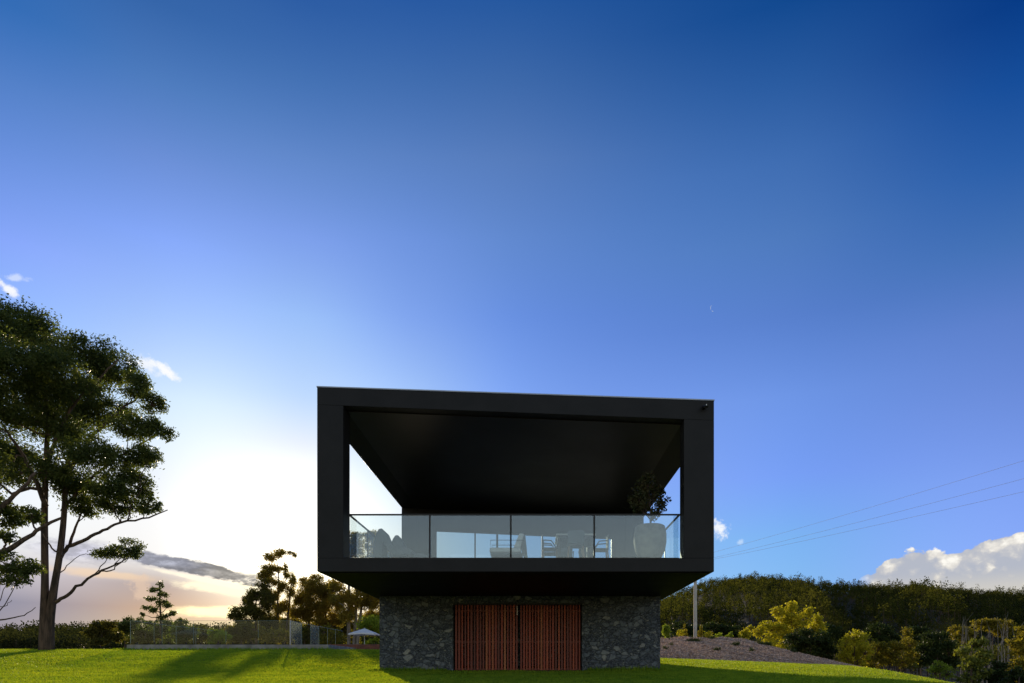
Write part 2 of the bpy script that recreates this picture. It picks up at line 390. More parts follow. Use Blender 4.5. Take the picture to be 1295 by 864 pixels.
# ------------------------------------------------------------------ vegetation
def leaf_verts(p, L, W, up=.0, droop=0.):
    n = len(p)
    a = rng.normal(size=(n, 3)); a[:,2] += up - droop; a /= np.linalg.norm(a, axis=1)[:,None]
    b = np.cross(a, rng.normal(size=(n, 3))); b /= np.linalg.norm(b, axis=1)[:,None] + 1e-9
    s = (.7 + .6*rng.random(n))[:,None]
    v = np.empty((n, 4, 3), np.float32)
    v[:,0] = p; v[:,1] = p + (a*.45*L + b*W*.5)*s; v[:,2] = p + a*L*s; v[:,3] = p + (a*.45*L - b*W*.5)*s
    return v.reshape(-1, 3)
def sphere_pts(n):
    a = rng.normal(size=(n, 3)); return a/np.linalg.norm(a, axis=1)[:,None]
def crown_points(clumps, density, sub=9, sr=.38, flat=.6):
    """clumps: (cx,cy,cz,rx,ry,rz). returns leaf points and twig segments"""
    pts = []; twigs = []
    for c in clumps:
        c = np.asarray(c, float); r = c[3:6]
        ns = max(3, int(sub*(1+.3*random.random())))
        d = sphere_pts(ns)*(.45 + .55*rng.random(ns)**.5)[:,None]
        sc_ = c[:3] + d*r*.85
        for s in sc_:
            k = sr*(.65+.7*random.random())
            rr = r*k; rr[2] *= flat*1.2
            m = int(density*(rr[0]*rr[2])**1.0) + 4
            q = np.clip(rng.normal(size=(m,3)), -2.2, 2.2)*.46
            pts.append(s + q*rr)
            twigs.append((c[:3] - np.array([0,0,.3*r[2]]), s))
    return np.concatenate(pts), twigs
def curve(a, b, n=6, sag=.12, wob=.05):
    a = np.asarray(a, float); b = np.asarray(b, float); t = np.linspace(0, 1, n)[:,None]
    L = np.linalg.norm(b-a); p = a + (b-a)*t
    p[:,2] -= (np.sin(t[:,0]*math.pi))*sag*L
    w = rng.normal(size=(n, 3))*wob*L*.5; w[0] = 0; w[-1] = 0
    return p + w
def tree(name, label, cat, base, stems, clumps, density, leaf, mats, group=None, limbs=(), sub=9, sr=.38, flat=.6, r0=.3, twig=.02, limb_r=.09, droop=.3, autolimb=True, trunkname='trunk', crownname='crown'):
    """stems: list of (points, radii)"""
    root = empty(name, base, label, cat, group)
    T = MB()
    allp = []
    for pts, rad in stems:
        pts = np.asarray(pts, float)
        t = np.linspace(0, len(pts)-1, (len(pts)-1)*4+1)
        pp = np.stack([np.interp(t, np.arange(len(pts)), pts[:,k]) for k in range(3)], -1)
        for _ in range(2): pp[1:-1] = (pp[:-2] + 2*pp[1:-1] + pp[2:])/4
        rr = np.interp(t, np.linspace(0, len(pts)-1, len(rad)), rad)
        T.tube(pp, rr, 10); allp += [(p, r) for p, r in zip(pp, rr)]
    for pts, rad in limbs:
        pts = np.asarray(pts, float); t = np.linspace(0, len(pts)-1, (len(pts)-1)*4+1)
        pp = np.stack([np.interp(t, np.arange(len(pts)), pts[:,k]) for k in range(3)], -1)
        for _ in range(2): pp[1:-1] = (pp[:-2] + 2*pp[1:-1] + pp[2:])/4
        pp[1:-1] += rng.normal(size=pp[1:-1].shape)*.03
        T.tube(pp, np.interp(t, np.linspace(0, len(pts)-1, len(rad)), rad), 7)
        allp += [(p, r) for p, r in zip(pp, np.interp(t, np.linspace(0, len(pts)-1, len(rad)), rad))]
    AP = np.array([p for p, r in allp]); AR = np.array([r for p, r in allp])
    pts, twigs = crown_points(clumps, density, sub, sr, flat)
    if autolimb:
        for c in clumps:
            c = np.asarray(c, float); e = c[:3] - np.array([0,0,.3*c[5]])
            d = np.linalg.norm((AP-e)*[1,1,.75], axis=1) + np.where(AP[:,2] > e[2]-.15*np.linalg.norm(AP[:,:2]-e[:2], axis=1), 100, 0)
            d = d + np.maximum(0, .06-AR)*60*(AR.max() > .3) + np.maximum(0, .03-AR)*40; i = int(np.argmin(d)); r = min(AR[i]*.6, limb_r)
            T.tube(curve(AP[i], e, 7, .06, .06), np.linspace(r, r*.35, 7), 6, False)
    if twig:
        for a, b in twigs: T.tube(curve(a, b, 4, -.05, .08), np.linspace(twig*1.6, twig*.5, 4), 4, False)
    ma = mats if isinstance(mats, (list, tuple)) else [mats, M['bark']]
    T.build(trunkname, ma[1], root, smooth_=True)
    lv = leaf_verts(pts, leaf[0], leaf[1], 0, droop)
    me = fast_mesh(crownname, lv, len(pts), 4, rng.random(len(pts)))
    link(crownname, me, ma[0], root)
    return root
def pxc(l, D, dd=None, depth=1.0, jit=0.):
    """clumps given in photo pixels at distance D -> world ellipsoids"""
    out = []
    for c in l:
        x, y, rx, ry = c[:4]; d = c[4] if len(c) > 4 else (random.random()-.5)*2*jit
        Dn = D + d; s = Dn/K; p = at(x, y, Dn)
        out.append((*p, rx*s, rx*s*depth, ry*s))
    return out
def pl(l, D): return [at(x, y, D + (q[0] if q else 0)) for x, y, *q in l]

# big gum on the left
D = 37.0
b = at(59, 819, D); b[2] = float(zg(b[0], D)) - .05
stemA = [at(57, 826, D), at(56, 790, D), at(57, 740, D), at(56, 650, D), at(58, 590, D-.3), at(61, 520, D-.8), at(48, 450, D-1)]
stemB = [at(61, 826, D), at(62, 790, D), at(68, 745, D), at(76, 700, D), at(81, 655, D+.2), at(84, 590, D+.6), at(98, 530, D+1), at(125, 475, D+1.5)]
px1 = D/K
limbs = [
 (pl([(70,762),(85,752),(103,740),(122,724),(150,713),(163,704)], D-.3), [.10,.08,.05,.02]),
 (pl([(125,722),(138,723),(150,716),(162,700)], D-.4), [.04,.03,.02]),
 (pl([(77,705),(85,692),(110,681),(130,671),(150,661),(190,655),(212,645)], D+.2), [.12,.09,.06,.025]),
 (pl([(88,690),(95,668),(104,645),(112,610)], D+1), [.09,.05,.03]),
 (pl([(58,640),(42,600),(25,570),(5,540)], D-.6), [.14,.09,.05]),
 (pl([(84,600),(110,560),(150,520),(185,495)], D+1), [.13,.08,.03]),
 (pl([(58,600),(75,540),(100,500),(150,455)], D-1.2), [.12,.07,.03]),
 (pl([(82,640),(120,600),(160,570),(200,550)], D+.4), [.09,.06,.03]),
 (pl([(78,703),(62,690),(50,668)], D-.6), [.05,.03]),
 (pl([(67,740),(80,720),(100,702),(130,700)], D+.4), [.04,.02,.01]),
]
cl = [(0,412,62,26,-2),(-70,415,60,30,1),(55,428,50,24,1),(108,447,36,20,0),(143,462,30,22,2),(172,488,24,18,0),(192,510,16,12,0),
 (20,470,60,32,-3),(80,478,42,26,-2),(-60,480,60,40,0),(30,520,50,32,2),(200,545,19,15,0),(163,540,30,16,-1),(125,520,34,24,2),
 (75,535,42,26,-1),(108,572,38,22,-2),(160,578,34,16,1),(190,572,18,10,-1),(-30,560,50,40,2),(20,590,40,26,3),(88,610,40,22,1),(135,612,34,20,-1),(172,612,24,18,0),
 (186,638,15,12,0),(155,640,28,13,1),(115,640,30,11,1),(60,595,26,16,-2),(-75,580,60,50,0),(160,692,20,11,-.4),(137,700,17,7,-.4),(170,700,10,6,-.4),
 (60,500,40,30,3),(120,485,30,20,3),(0,510,45,30,-3)]
tree('gum_tree', 'tall twin-stemmed gum tree on the left lawn edge, its crown the biggest in view', 'tree', b,
     [(stemA, [.34,.25,.19,.17,.14,.10,.05]), (stemB, [.32,.24,.18,.16,.13,.10,.04])],
     pxc(cl, D, jit=1.5, depth=1.15), 1250, (.16,.065), [M['leaf'], M['bark']], limbs=limbs, sub=15, sr=.40, flat=.85, twig=.018, limb_r=.10)
# neighbour whose limbs reach in from the left
D2 = 33.0
b2 = at(-95, 822, D2); b2[2] = float(zg(b2[0], D2)) - .05
st = [at(-95, 830, D2), at(-93, 770, D2), at(-85, 715, D2), at(-60, 660, D2), at(-40, 600, D2), at(-30, 540, D2)]
limbs = [(pl([(-88,735),(-40,715),(0,701),(30,682),(52,668),(78,655)], D2), [.2,.15,.10,.06]),
 (pl([(-75,690),(-30,668),(0,645),(25,622),(45,598)], D2), [.16,.12,.06]),
 (pl([(-92,790),(-30,790),(0,784),(25,780),(45,768)], D2), [.08,.04,.015]),
 (pl([(-92,770),(-20,770),(5,767),(15,759)], D2), [.05,.02,.01])]
cl = [(10,655,30,16,1),(38,650,16,10,0),(-25,640,40,22,0),(8,712,26,13,0),(34,718,16,14,0),(12,733,22,9,0),(-30,720,30,18,0),(-70,650,50,40,0),(-40,590,45,40,0),(-60,540,45,30,0),(5,680,18,8,0)]
tree('gum_tree', 'leaning gum tree rooted outside the left edge, only limbs and low leaf clumps in view', 'tree', b2,
     [(st, [.42,.34,.30,.2,.12,.05])], pxc(cl, D2, jit=1, depth=1.0), 1500, (.18,.07), [M['leaf'], M['bark']], limbs=limbs, sub=11, sr=.42, twig=.015)

def gz(px, D): return float(zg((px-CX)*D/K, D))
G0 = 'gum trees in the grove behind the pool fence'
def pt(name, label, cat, D, px, trunk, clumps, mat, bark='bark', r=.25, dens=400, leaf=(.3,.15), group=None, stems=None, depth=1., **k):
    """tree described in photo pixels; trunk = list of (px,py) from just above the ground upward"""
    z0 = gz(px, D); base = np.array([(px-CX)*D/K, D, z0 - .1])
    if group == G0: clumps = [(c[0], c[1], c[2]*1.05, c[3]*1.25) for c in clumps] + [(c[0]+random.uniform(-8,8), c[1]+random.uniform(-3,7), c[2]*.75, c[3]*.8, random.uniform(-2,2)) for c in clumps] + [(c[0]+random.uniform(-6,6), c[1]+random.uniform(0,9), c[2]*.6, c[3]*.6, random.uniform(-2,2)) for c in clumps if c[1] > 735]
    ss = []
    for tr in (stems or [trunk]):
        pts = [base.copy()] + pl(tr, D); ss.append((pts, np.linspace(r, r*.25, len(pts))))
    return tree(name, label, cat, base, ss, pxc(clumps, D, jit=1.0, depth=depth), dens, leaf, [M[mat], M[bark]], group=group, **k)

G = 'gum trees in the grove behind the pool fence'
pt('gum_tree', 'tall thin gum tree of loose leaf clusters standing highest left of the house', 'tree', 82, 352, [(352,790),(351,760),(353,730),(350,708)],
   [(356,699,9,4),(345,704,7,5),(372,701,4,2.5),(340,720,11,6),(333,729,6,4),(350,718,8,4),(361,722,4,7),(345,735,9,4),(370,735,4,7),(358,742,6,6),(345,752,9,5),(366,748,4,7),(362,764,5,6),(352,768,8,8),(343,782,9,9)], 'leafgrove', 'bark', .16, 440, (.20,.09), G, flat=.95,
   stems=[[(352,790),(351,760),(353,730),(350,708)], [(362,795),(366,765),(368,740),(371,728)]], sub=12, sr=.5)
pt('gum_tree', 'dense dark rounded gum tree beside the bright cloud gap, left end of the grove', 'tree', 78, 325, [(324,790),(322,765),(330,745)],
   [(333,741,9,7),(325,752,10,7),(316,757,7,6),(340,760,9,9),(304,774,10,6),(298,780,8,4),(318,772,12,8),(332,778,11,9),(310,788,14,6),(340,790,12,8),(335,756,7,7)], 'leafwarm', 'bark', .18, 480, (.20,.09), G, flat=.95, sub=13, sr=.46)
pt('gum_tree', 'broad gum tree coloured golden-brown by the sun glow, just left of the house corner', 'tree', 84, 392, [(390,790),(392,770),(388,750),(392,735)],
   [(384,735,5,4),(400,731,8,5),(393,746,15,9),(410,746,12,8),(380,757,11,9),(419,740,6,5),(402,762,16,9),(425,758,12,9),(385,775,12,10),(410,780,14,10),(372,772,8,8),(428,778,9,10)], 'leafgrove', 'bark', .18, 460, (.20,.09), G, flat=.95,
   stems=[[(390,790),(392,770),(388,750),(392,735)], [(412,790),(411,765),(410,748)]], sub=14, sr=.46)
pt('gum_tree', 'tall gum tree with bare pale trunks, its crown behind the left terrace opening', 'tree', 76, 441, [(441,790),(441,750),(442,710),(448,685)],
   [(426,737,9,7),(434,752,11,8),(452,760,13,10),(470,757,13,11),(455,740,12,9),(472,735,12,10),(448,712,14,12),(470,712,13,14),(452,692,13,10),(472,690,12,9),(447,680,10,6),(468,677,9,5),(485,700,12,12),(440,775,10,9),(475,778,12,9),(505,740,22,20),(500,775,18,12)], 'leafgrove', 'palebark', .24, 460, (.20,.09), G, flat=.95,
   stems=[[(441,790),(441,750),(442,710),(448,685)], [(450,790),(450,760),(453,730),(466,700)], [(455,790),(457,765),(472,740)]], sub=14, sr=.46)
pt('gum_tree', 'small layered gum tree standing alone against the peach cloud behind the glass fence', 'tree', 66, 203, [(203,800),(203,775),(202,750),(202,738)],
   [(202,738,4,4),(197,746,8,4),(207,752,7,3.5),(192,757,8,3),(203,762,8,4),(214,766,7,3.5),(185,768,8,3),(196,772,8,3.5),(218,776,8,3),(180,777,4,2),(205,782,10,5),(192,788,8,4),(215,788,8,5)], 'leaf', 'bark', .13, 700, (.22,.11), None, sub=7, sr=.5)
# undergrowth trees behind the fence, nearest to farthest
UG = 'bushy trees behind the glass fence'
under = [
 (300,88,[(292,798,12,9),(310,795,12,9),(325,798,12,10)],'leafochre','brown bushy tree low behind the dark rounded gum'),
 (365,90,[(350,790,14,12),(368,785,13,12),(378,798,12,10),(360,800,14,9)],'leafochre','rusty bushy tree in the middle of the grove'),
 (405,92,[(398,795,15,12),(415,790,14,13),(430,798,13,12)],'leafwarm','olive bushy tree low behind the golden-brown gum'),
 (450,94,[(438,792,14,13),(455,788,14,13),(468,795,12,12)],'leafochre','brown bushy tree behind the pale trunks'),
 (215,90,[(205,795,14,7),(222,798,14,7)],'leaf','dark bushy tree low behind the lone layered gum'),
 (128,62,[(130,800,17,10),(118,800,9,7),(146,804,10,8),(125,791,10,6),(140,790,10,5)],'leafwarm','olive bushy tree between the big gum and the fence corner'),
 (158,74,[(155,790,13,6),(170,785,12,5),(150,800,12,8),(168,799,12,9)],'leaf','dark round bush tree right behind the first fence corner'),
 (183,58,[(178,803,12,8),(190,806,12,6),(172,810,10,5)],'leafwarm','low olive bush behind the first fence pane'),
 (232,60,[(225,797,12,9),(238,800,12,9),(230,788,7,6)],'leaf','dark green bush right of the lone layered gum'),
 (255,68,[(252,797,10,8),(262,803,12,7)],'leafwarm','olive bush behind the middle of the glass fence'),
 (276,57,[(272,802,10,7),(284,805,10,6)],'leaflime','pale green bush behind the middle fence joint'),
 (305,62,[(300,800,12,8),(315,803,12,8),(310,793,9,6)],'leafwarm','olive bush under the dark rounded gum'),
 (345,60,[(338,800,12,8),(352,803,13,8)],'leafochre','brown bush behind the last long fence pane'),
 (385,66,[(380,800,12,9),(395,803,12,8)],'leafwarm','olive bush behind the returning fence panes'),
 (418,62,[(412,800,10,10),(425,803,12,8)],'leafochre','golden brown bush left of the white parasol'),
 (475,70,[(470,790,15,12),(490,795,18,14)],'leaflime','yellow green bush behind the white parasol'),
]
for px, D, cl, mt, lb in under:
    pt('bushy_tree', lb, 'tree', D, px, [(px, 812), (px+1, 800)], cl + [(px-3, 811, 10, 5)], mt, 'bark', .12, 700, (.22,.12), UG, sub=13, sr=.46)

# right-hand side shrubs and trees
RG = 'trees and shrubs at the foot of the hill'
def rt(name, lb, cat, D, px, cl, mt, dens=420, leaf=(.26,.14), **k):
    top = min(c[1] for c in cl)
    low = HY - (gz(px, D))*K/D
    return pt(name, lb, cat, D, px, [(px, low-.35*(low-top)), (px+1, top+4)], cl, mt, 'bark', .12, dens, leaf, RG, sub=13, sr=.42, **k)
rt('shrub', 'broad golden shrub above the right end of the mulch bank, widest of the sunlit ones', 'shrub', 74, 1000,
   [(995,780,12,12),(985,775,9,9),(1002,768,8,8),(975,795,14,12),(960,800,8,7),(1012,785,14,12),(985,800,16,12),(1030,795,14,12),(1036,782,8,8),(1022,775,8,8),(970,815,12,10),(990,820,12,10),(950,795,5,4)], 'leafgold', 480, (.22,.13))
rt('shrub', 'dark rounded shrub in front of the broad golden one', 'shrub', 64, 1024, [(1025,806,20,12),(1005,812,15,11),(1042,812,13,12),(1020,822,22,12),(1045,825,14,10),(1000,825,14,8)], 'leafdark', 520)
rt('shrub', 'round bright yellow tree at the lawn corner right of the broad golden shrub', 'tree', 62, 1080, [(1078,805,12,10),(1088,810,12,12),(1070,815,10,12),(1080,825,14,14),(1094,824,9,12),(1070,832,9,10),(1086,838,12,8)], 'leafgold', 520, (.2,.12))
rt('shrub', 'dull olive shrub touching the round yellow tree on its right', 'shrub', 66, 1106, [(1108,822,13,12),(1115,832,13,12),(1100,838,14,10)], 'leafochre')
rt('shrub', 'narrow yellow-topped tree with a lopsided crown in the middle of the right slope', 'tree', 66, 1140, [(1147,800,6,7),(1136,815,10,9),(1130,824,8,8),(1150,815,8,10),(1142,835,12,10),(1155,832,8,10)], 'leafochre', 480, (.2,.12))
rt('shrub', 'large dark green tree between the two yellow-topped ones', 'tree', 72, 1185, [(1185,812,18,14),(1175,825,18,14),(1200,825,16,16),(1168,838,15,12),(1190,840,20,12)], 'leafdark', 460)
rt('shrub', 'low rounded lime green bush where the lawn runs out', 'shrub', 52, 1188, [(1188,842,11,7),(1182,850,12,8),(1198,851,10,9)], 'leaflime', 600, (.16,.09))
rt('shrub', 'big-leaved tree with sunlit yellow top and dark body, near the lower right corner', 'tree', 48, 1228, [(1240,812,7,6),(1228,816,10,7),(1218,824,9,7),(1240,830,12,10),(1225,840,13,10),(1240,848,12,10),(1228,858,14,9)], 'leafmag', 420, (.26,.15))
rt('shrub', 'dark brown bush right of the big-leaved tree', 'shrub', 56, 1262, [(1260,845,12,12),(1252,855,12,12),(1268,862,12,10)], 'leafdark', 480)
rt('shrub', 'rust-tipped tree cut by the right edge', 'tree', 56, 1300, [(1298,800,14,12),(1285,812,9,10),(1300,825,18,16),(1288,845,16,14),(1305,855,20,16)], 'leafochre', 420)
rt('shrub', 'dark shrub at the bottom of the right edge', 'shrub', 46, 1288, [(1288,852,13,9),(1276,862,10,8),(1302,862,14,10)], 'leafdark', 480)
for px, D, cl, mt, lb in [
   (1055,92,[(1050,800,14,10),(1062,806,14,10)],'leafdark','dark tree behind the dark rounded shrub and the round yellow tree'),
   (1118,96,[(1112,800,16,12),(1125,808,14,12)],'leafdark','dark tree behind the dull olive shrub'),
   (1165,100,[(1160,800,14,10),(1172,806,14,12)],'leafdark','dark tree behind the narrow yellow-topped tree'),
   (1215,104,[(1208,800,14,10),(1222,806,12,12)],'leafochre','olive brown tree behind the big-leaved tree'),
   (1255,110,[(1250,790,16,10),(1268,795,14,12)],'leafochre','brown tree behind the bare saplings'),
   (915,105,[(905,795,16,9),(925,798,16,8)],'leafdark','dark tree showing above the flat top of the mulch bank'),
   (870,100,[(860,795,16,10),(880,798,14,8)],'leafdark','dark tree behind the concrete power pole'),
   ]:
    rt('bushy_tree', lb, 'tree', D, px, cl, mt, 380, (.32,.2))
# small bushes on the mulch bank (px, py of middle, half width, half height, kind)
BK = 'bushes along the top of the mulch bank'
def bank_plant(px, py, D, rx, ry, mt, lb, name='bush', leaf=(.12,.06), dens=2600, grp=BK, nsub=7):
    x = (px-CX)*D/K; z0 = float(zm(x, D)) if 4 < x < 27 else gz(px, D)
    c = at(px, py, D); s = D/K
    top = (HY-(py-ry))*s; hh = max(.12, (top - z0)/2); cz = z0 + hh
    cl = [(x+.3*rx*s*(random.random()-.5), D, cz, rx*s, rx*s, hh*.95)]
    if rx > 5: cl = [(x-rx*s*.45, D, z0+hh*.8, rx*s*.6, rx*s*.6, hh*.75), (x+rx*s*.4, D+.1, z0+hh*.9, rx*s*.62, rx*s*.6, hh*.85), (x, D-.1, cz, rx*s*.6, rx*s*.6, hh)]
    tree(name, lb, name.replace('_', ' '), (x, D, z0-.03), [([(x, D, z0-.1), (x, D, z0+hh)], [.03,.015])], cl, dens, leaf, [M[mt], M['bark']], group=grp,
         sub=nsub, sr=.55, twig=.006, limb_r=.01, trunkname='stem', crownname='foliage')
bank_plant(843, 800, 53, 6, 11, 'leaflime', 'tall lime green bush against the right side of the stone wall')
bank_plant(860, 801, 55, 4.5, 6, 'leafgold', 'small yellow bush left of the power pole')
bank_plant(866, 797, 56, 3, 9, 'leafochre', 'thin ochre bush just left of the power pole')
bank_plant(886, 799, 56, 3, 7, 'leafochre', 'thin olive bush just right of the power pole')
bank_plant(896, 802, 55, 4.5, 4, 'leafgold', 'brightest low yellow bush, second right of the power pole')
bank_plant(909, 803.5, 55, 4.5, 3, 'leaflime', 'low lime bush, third right of the power pole')
bank_plant(922, 803, 55, 4, 3.5, 'leaflime', 'low lime bush, fourth right of the power pole')
bank_plant(942, 802, 54, 7, 8, 'leafgold', 'big yellow bush at the right end of the bank top')
TG = 'tufts dotted over the mulch bank'
for px, py, D, rx, ry, lb in [(878,812,50,9,3.6,'widest dark tuft on the bank, below the power pole'),(848,817,47,3,2,'small dark tuft on the bank next to the stone wall'),
   (930,816,48,5,4,'round dark tuft in the middle of the bank'),(907,823,44,3.5,2,'low tuft on the lower middle of the bank'),
   (951,825,44,3.5,2.4,'reddish dark tuft below the long green mound'),(966,819,49,10,4,'long dark green mound on the right of the bank'),
   (899,809,53,3,3,'dark tuft under the brightest yellow bush'),(1003,832,46,4,1.6,'faint tuft near the thin right tail of the bank'),(842,822,44,3,3,'green tuft low beside the stone wall')]:
    bank_plant(px, py, D, rx, ry, 'tuft', lb, 'grass_tuft', (.16,.03), 3600, TG, 8)
# bare saplings
root_s = []
for i in range(22):
    px = 1212 + i*3.5 + random.uniform(-1.2, 1.2); D = 84 + random.uniform(-5, 5); z0 = gz(px, D)
    x = (px-CX)*D/K; top = (HY - random.uniform(786, 806))*D/K
    T = MB(); lean = random.uniform(-.6, .6)
    pts = curve((x, D, z0-.1), (x+lean, D, top), 7, 0, .03); T.tube(pts, np.linspace(.07, .02, 7), 5)
    for k in range(5):
        p = pts[2+k % 5]; T.tube(curve(p, p + np.array([random.uniform(-.7,.7), random.uniform(-.5,.5), random.uniform(.7,1.6)]), 4, 0, .1), np.linspace(.025,.008,4), 4, False)
    o = T.build('bare_sapling', M['palebark'])
    tag(o, 'thin leafless pale sapling in the thicket at the hill foot, right side', 'sapling', 'bare saplings in the thicket')

# far woods
def wood(name, label, X, D, H, W, per, mat, leafk=1.0, trunkmat=None, tall=1.0, spread=.26):
    n = len(X); Z = zg(X, D)
    nl = 5                                             # lumps per tree
    lc = sphere_pts(n*nl).reshape(n, nl, 3)*.55; lc[:,:,2] = np.abs(lc[:,:,2])*1.0 - .15
    pick = rng.integers(0, nl, (n, per))
    c = np.take_along_axis(lc, pick[:,:,None].repeat(3, 2), 1)
    q = np.clip(rng.normal(size=(n, per, 3)), -1.7, 1.7)*spread
    p = c + q
    P_ = np.empty((n, per, 3))
    P_[:,:,0] = X[:,None] + p[:,:,0]*W[:,None]*.8; P_[:,:,1] = D[:,None] + p[:,:,1]*W[:,None]*.8
    P_[:,:,2] = Z[:,None] + H[:,None]*(.62 + p[:,:,2]*.42*tall)
    size = (W*.16*leafk)[:,None].repeat(per, 1).ravel()[:,None]
    pts = P_.reshape(-1, 3)
    v = leaf_verts(pts, size, size*.7, .2)
    tt = (rng.random(n)[:,None]*.7 + rng.random((n, per))*.3).ravel()
    # thin trunks as slim three-sided posts
    me = fast_mesh(name, v, len(pts), 4, tt)
    root = link(name, me, M[mat]); tag(root, label, 'woodland', kind='stuff')
    tv = []; 
    for k in range(2):
        a = k*math.pi/2; w = W*.035
        dx, dy = math.cos(a)*w, math.sin(a)*w
        tv.append(np.stack([np.stack([X-dx, D-dy, Z-1], -1), np.stack([X+dx, D+dy, Z-1], -1), np.stack([X+dx*.4, D+dy*.4, Z+H*.75], -1), np.stack([X-dx*.4, D-dy*.4, Z+H*.75], -1)], 1))
    tv = np.concatenate(tv).reshape(-1, 3)
    me = fast_mesh('trunks', tv, len(tv)//4, 4, rng.random(len(tv)//4))
    o = link('trunks', me, M['bark'], root, world=False); o['kind'] = 'stuff'
n = 7000
Dd = 300 + 620*rng.random(n)**.75; ax = .08 + .82*rng.random(n)
Hh = (8 + 8*rng.random(n)**1.3)*np.where(rng.random(n) < .10, 1.45, 1); 
wood('hill_forest', 'dense gum forest covering the hill on the right', ax*Dd, Dd, Hh, np.minimum(Hh, 16)*.44, 95, 'woodright', .95, tall=1.15, spread=.17)
n = 2200
Dd = 120 + 230*rng.random(n); ax = .10 + .8*rng.random(n); Hh = 4+4*rng.random(n)
wood('hill_understorey', 'low mixed scrub along the foot of the right hill', ax*Dd, Dd, Hh, Hh*.6, 90, 'woodright', .75)
n = 1500
Dd = 210 + 230*rng.random(n); ax = -.95 + .95*rng.random(n); Hh = 9.5 + 7*rng.random(n)
wood('valley_forest', 'far dark tree line across the valley on the left', ax*Dd, Dd, Hh, Hh*.42, 150, 'woodleft', .9)
n = 380
Dd = 90 + 70*rng.random(n); ax = -.9 + .85*rng.random(n); Hh = 4.5 + 4*rng.random(n)
wood('valley_scrub', 'dark scrub in the dip behind the left lawn crest', ax*Dd, Dd, Hh, Hh*.6, 170, 'woodleft', .7)

# ------------------------------------------------------------------ house
YF = 18.6; XL, XR = -5.926, 4.931; XLi, XRi = -5.212, 4.109; YB = 34.8
H = empty('pavilion_house', (-.5, 24.6, -.09), 'black box-shaped pavilion cantilevered over a dark stone base with slatted timber doors', 'house')
zc = lambda x: 7.2 + (x-XLi)*(6.83-7.2)/(XRi-XLi)     # ceiling
zt = lambda x: 7.70 + (x-XL)*(7.33-7.70)/(XR-XL)      # roof top
S = MB()
S.hexa(XL, XR, YF, YB, 2.66, 3.03)
S.hexa(XL, XLi, YF, 19.27, 3.03, zc(XL), 3.03, zc(XLi))
S.hexa(XL, XLi, 30.5, YB, 3.03, zc(XL), 3.03, zc(XLi))
S.hexa(XRi, XR, YF, 19.12, 3.03, zc(XRi), 3.03, zc(XR))
S.hexa(XRi, XR, 30.5, YB, 3.03, zc(XRi), 3.03, zc(XR))
S.build('wall_shell', M['clad'], H, bevel=.006, segs=1)
S = MB(); S.hexa(XL, XR, YF, YB, zc(XL), zt(XL), zc(XR), zt(XR)); S.build('roof', M['clad'], H, bevel=.006, segs=1)
S = MB(); S.hexa(XL-.012, XR+.012, YF-.012, YF+.3, zt(XL)+.003, zt(XL)+.035, zt(XR)+.003, zt(XR)+.035); S.build('roof_flashing', M['flash'], H)
S = MB(); S.hexa(XLi+.003, XRi-.003, 19.2, YB-.1, 3.032, 3.14); S.build('terrace_floor', M['floor'], H)
S = MB(); S.hexa(XLi+.003, XRi-.003, YF+.35, 30.45, zc(XLi)-.03, zc(XLi)-.004, zc(XRi)-.03, zc(XRi)-.004); S.build('ceiling_lining', M['ceiling'], H)
S = MB(); S.hexa(XL+.1, XR-.1, YF+.1, YB-.1, 2.635, 2.657); S.build('underside_lining', M['soffit'], H)
# back wall of the terrace with the wide glazed opening
S = MB(); xa, xb, xm = -4.433, 3.546, -2.64
zh = lambda x: 6.206 + (x-xa)*(5.85-6.206)/(xb-xa)
S.hexa(XLi+.002, xa, 30.5, 30.75, 3.142, zc(XLi)-.005, 3.142, zc(xa)-.005)
S.hexa(xb, XRi-.002, 30.5, 30.75, 3.142, zc(xb)-.005, 3.142, zc(XRi)-.005)
S.hexa(xa, xb, 30.5, 30.75, zh(xa), zc(xa)-.005, zh(xb), zc(xb)-.005)
S.build('terrace_back_wall', M['clad'], H)
Wn = MB(); fy0, fy1 = 30.58, 30.65
for x in (xa, xm-.03, .35, xb-.06): Wn.hexa(x, x+.06, fy0, fy1, 3.18, zh(x)-.004, 3.18, zh(x+.06)-.004)
Wn.hexa(xa, xb, fy0-.01, fy1+.01, 3.142, 3.181)
wn = Wn.build('sliding_window', M['black'], H)
for x0, x1 in ((xa+.06, xm-.03), (xm+.03, .35), (.41, xb-.06)):
    g = MB(); g.hexa(x0+.002, x1-.002, 30.61, 30.62, 3.15, zh(x0)-.01, 3.15, zh(x1)-.01); g.build('pane', M['wglass'], wn)
# rear room: rear facade is glazed too
S = MB()
for x in (XLi, -1.9, 1.3, XRi-.1): S.hexa(x+.003, x+.097, 34.4, 34.5, 3.145, zc(x)-.1)
S.hexa(XLi+.003, XRi-.003, 34.4, 34.5, zc(XLi)-.065, zc(XLi)-.006, zc(XRi)-.065, zc(XRi)-.006)
S.build('rear_window_frame', M['black'], H)
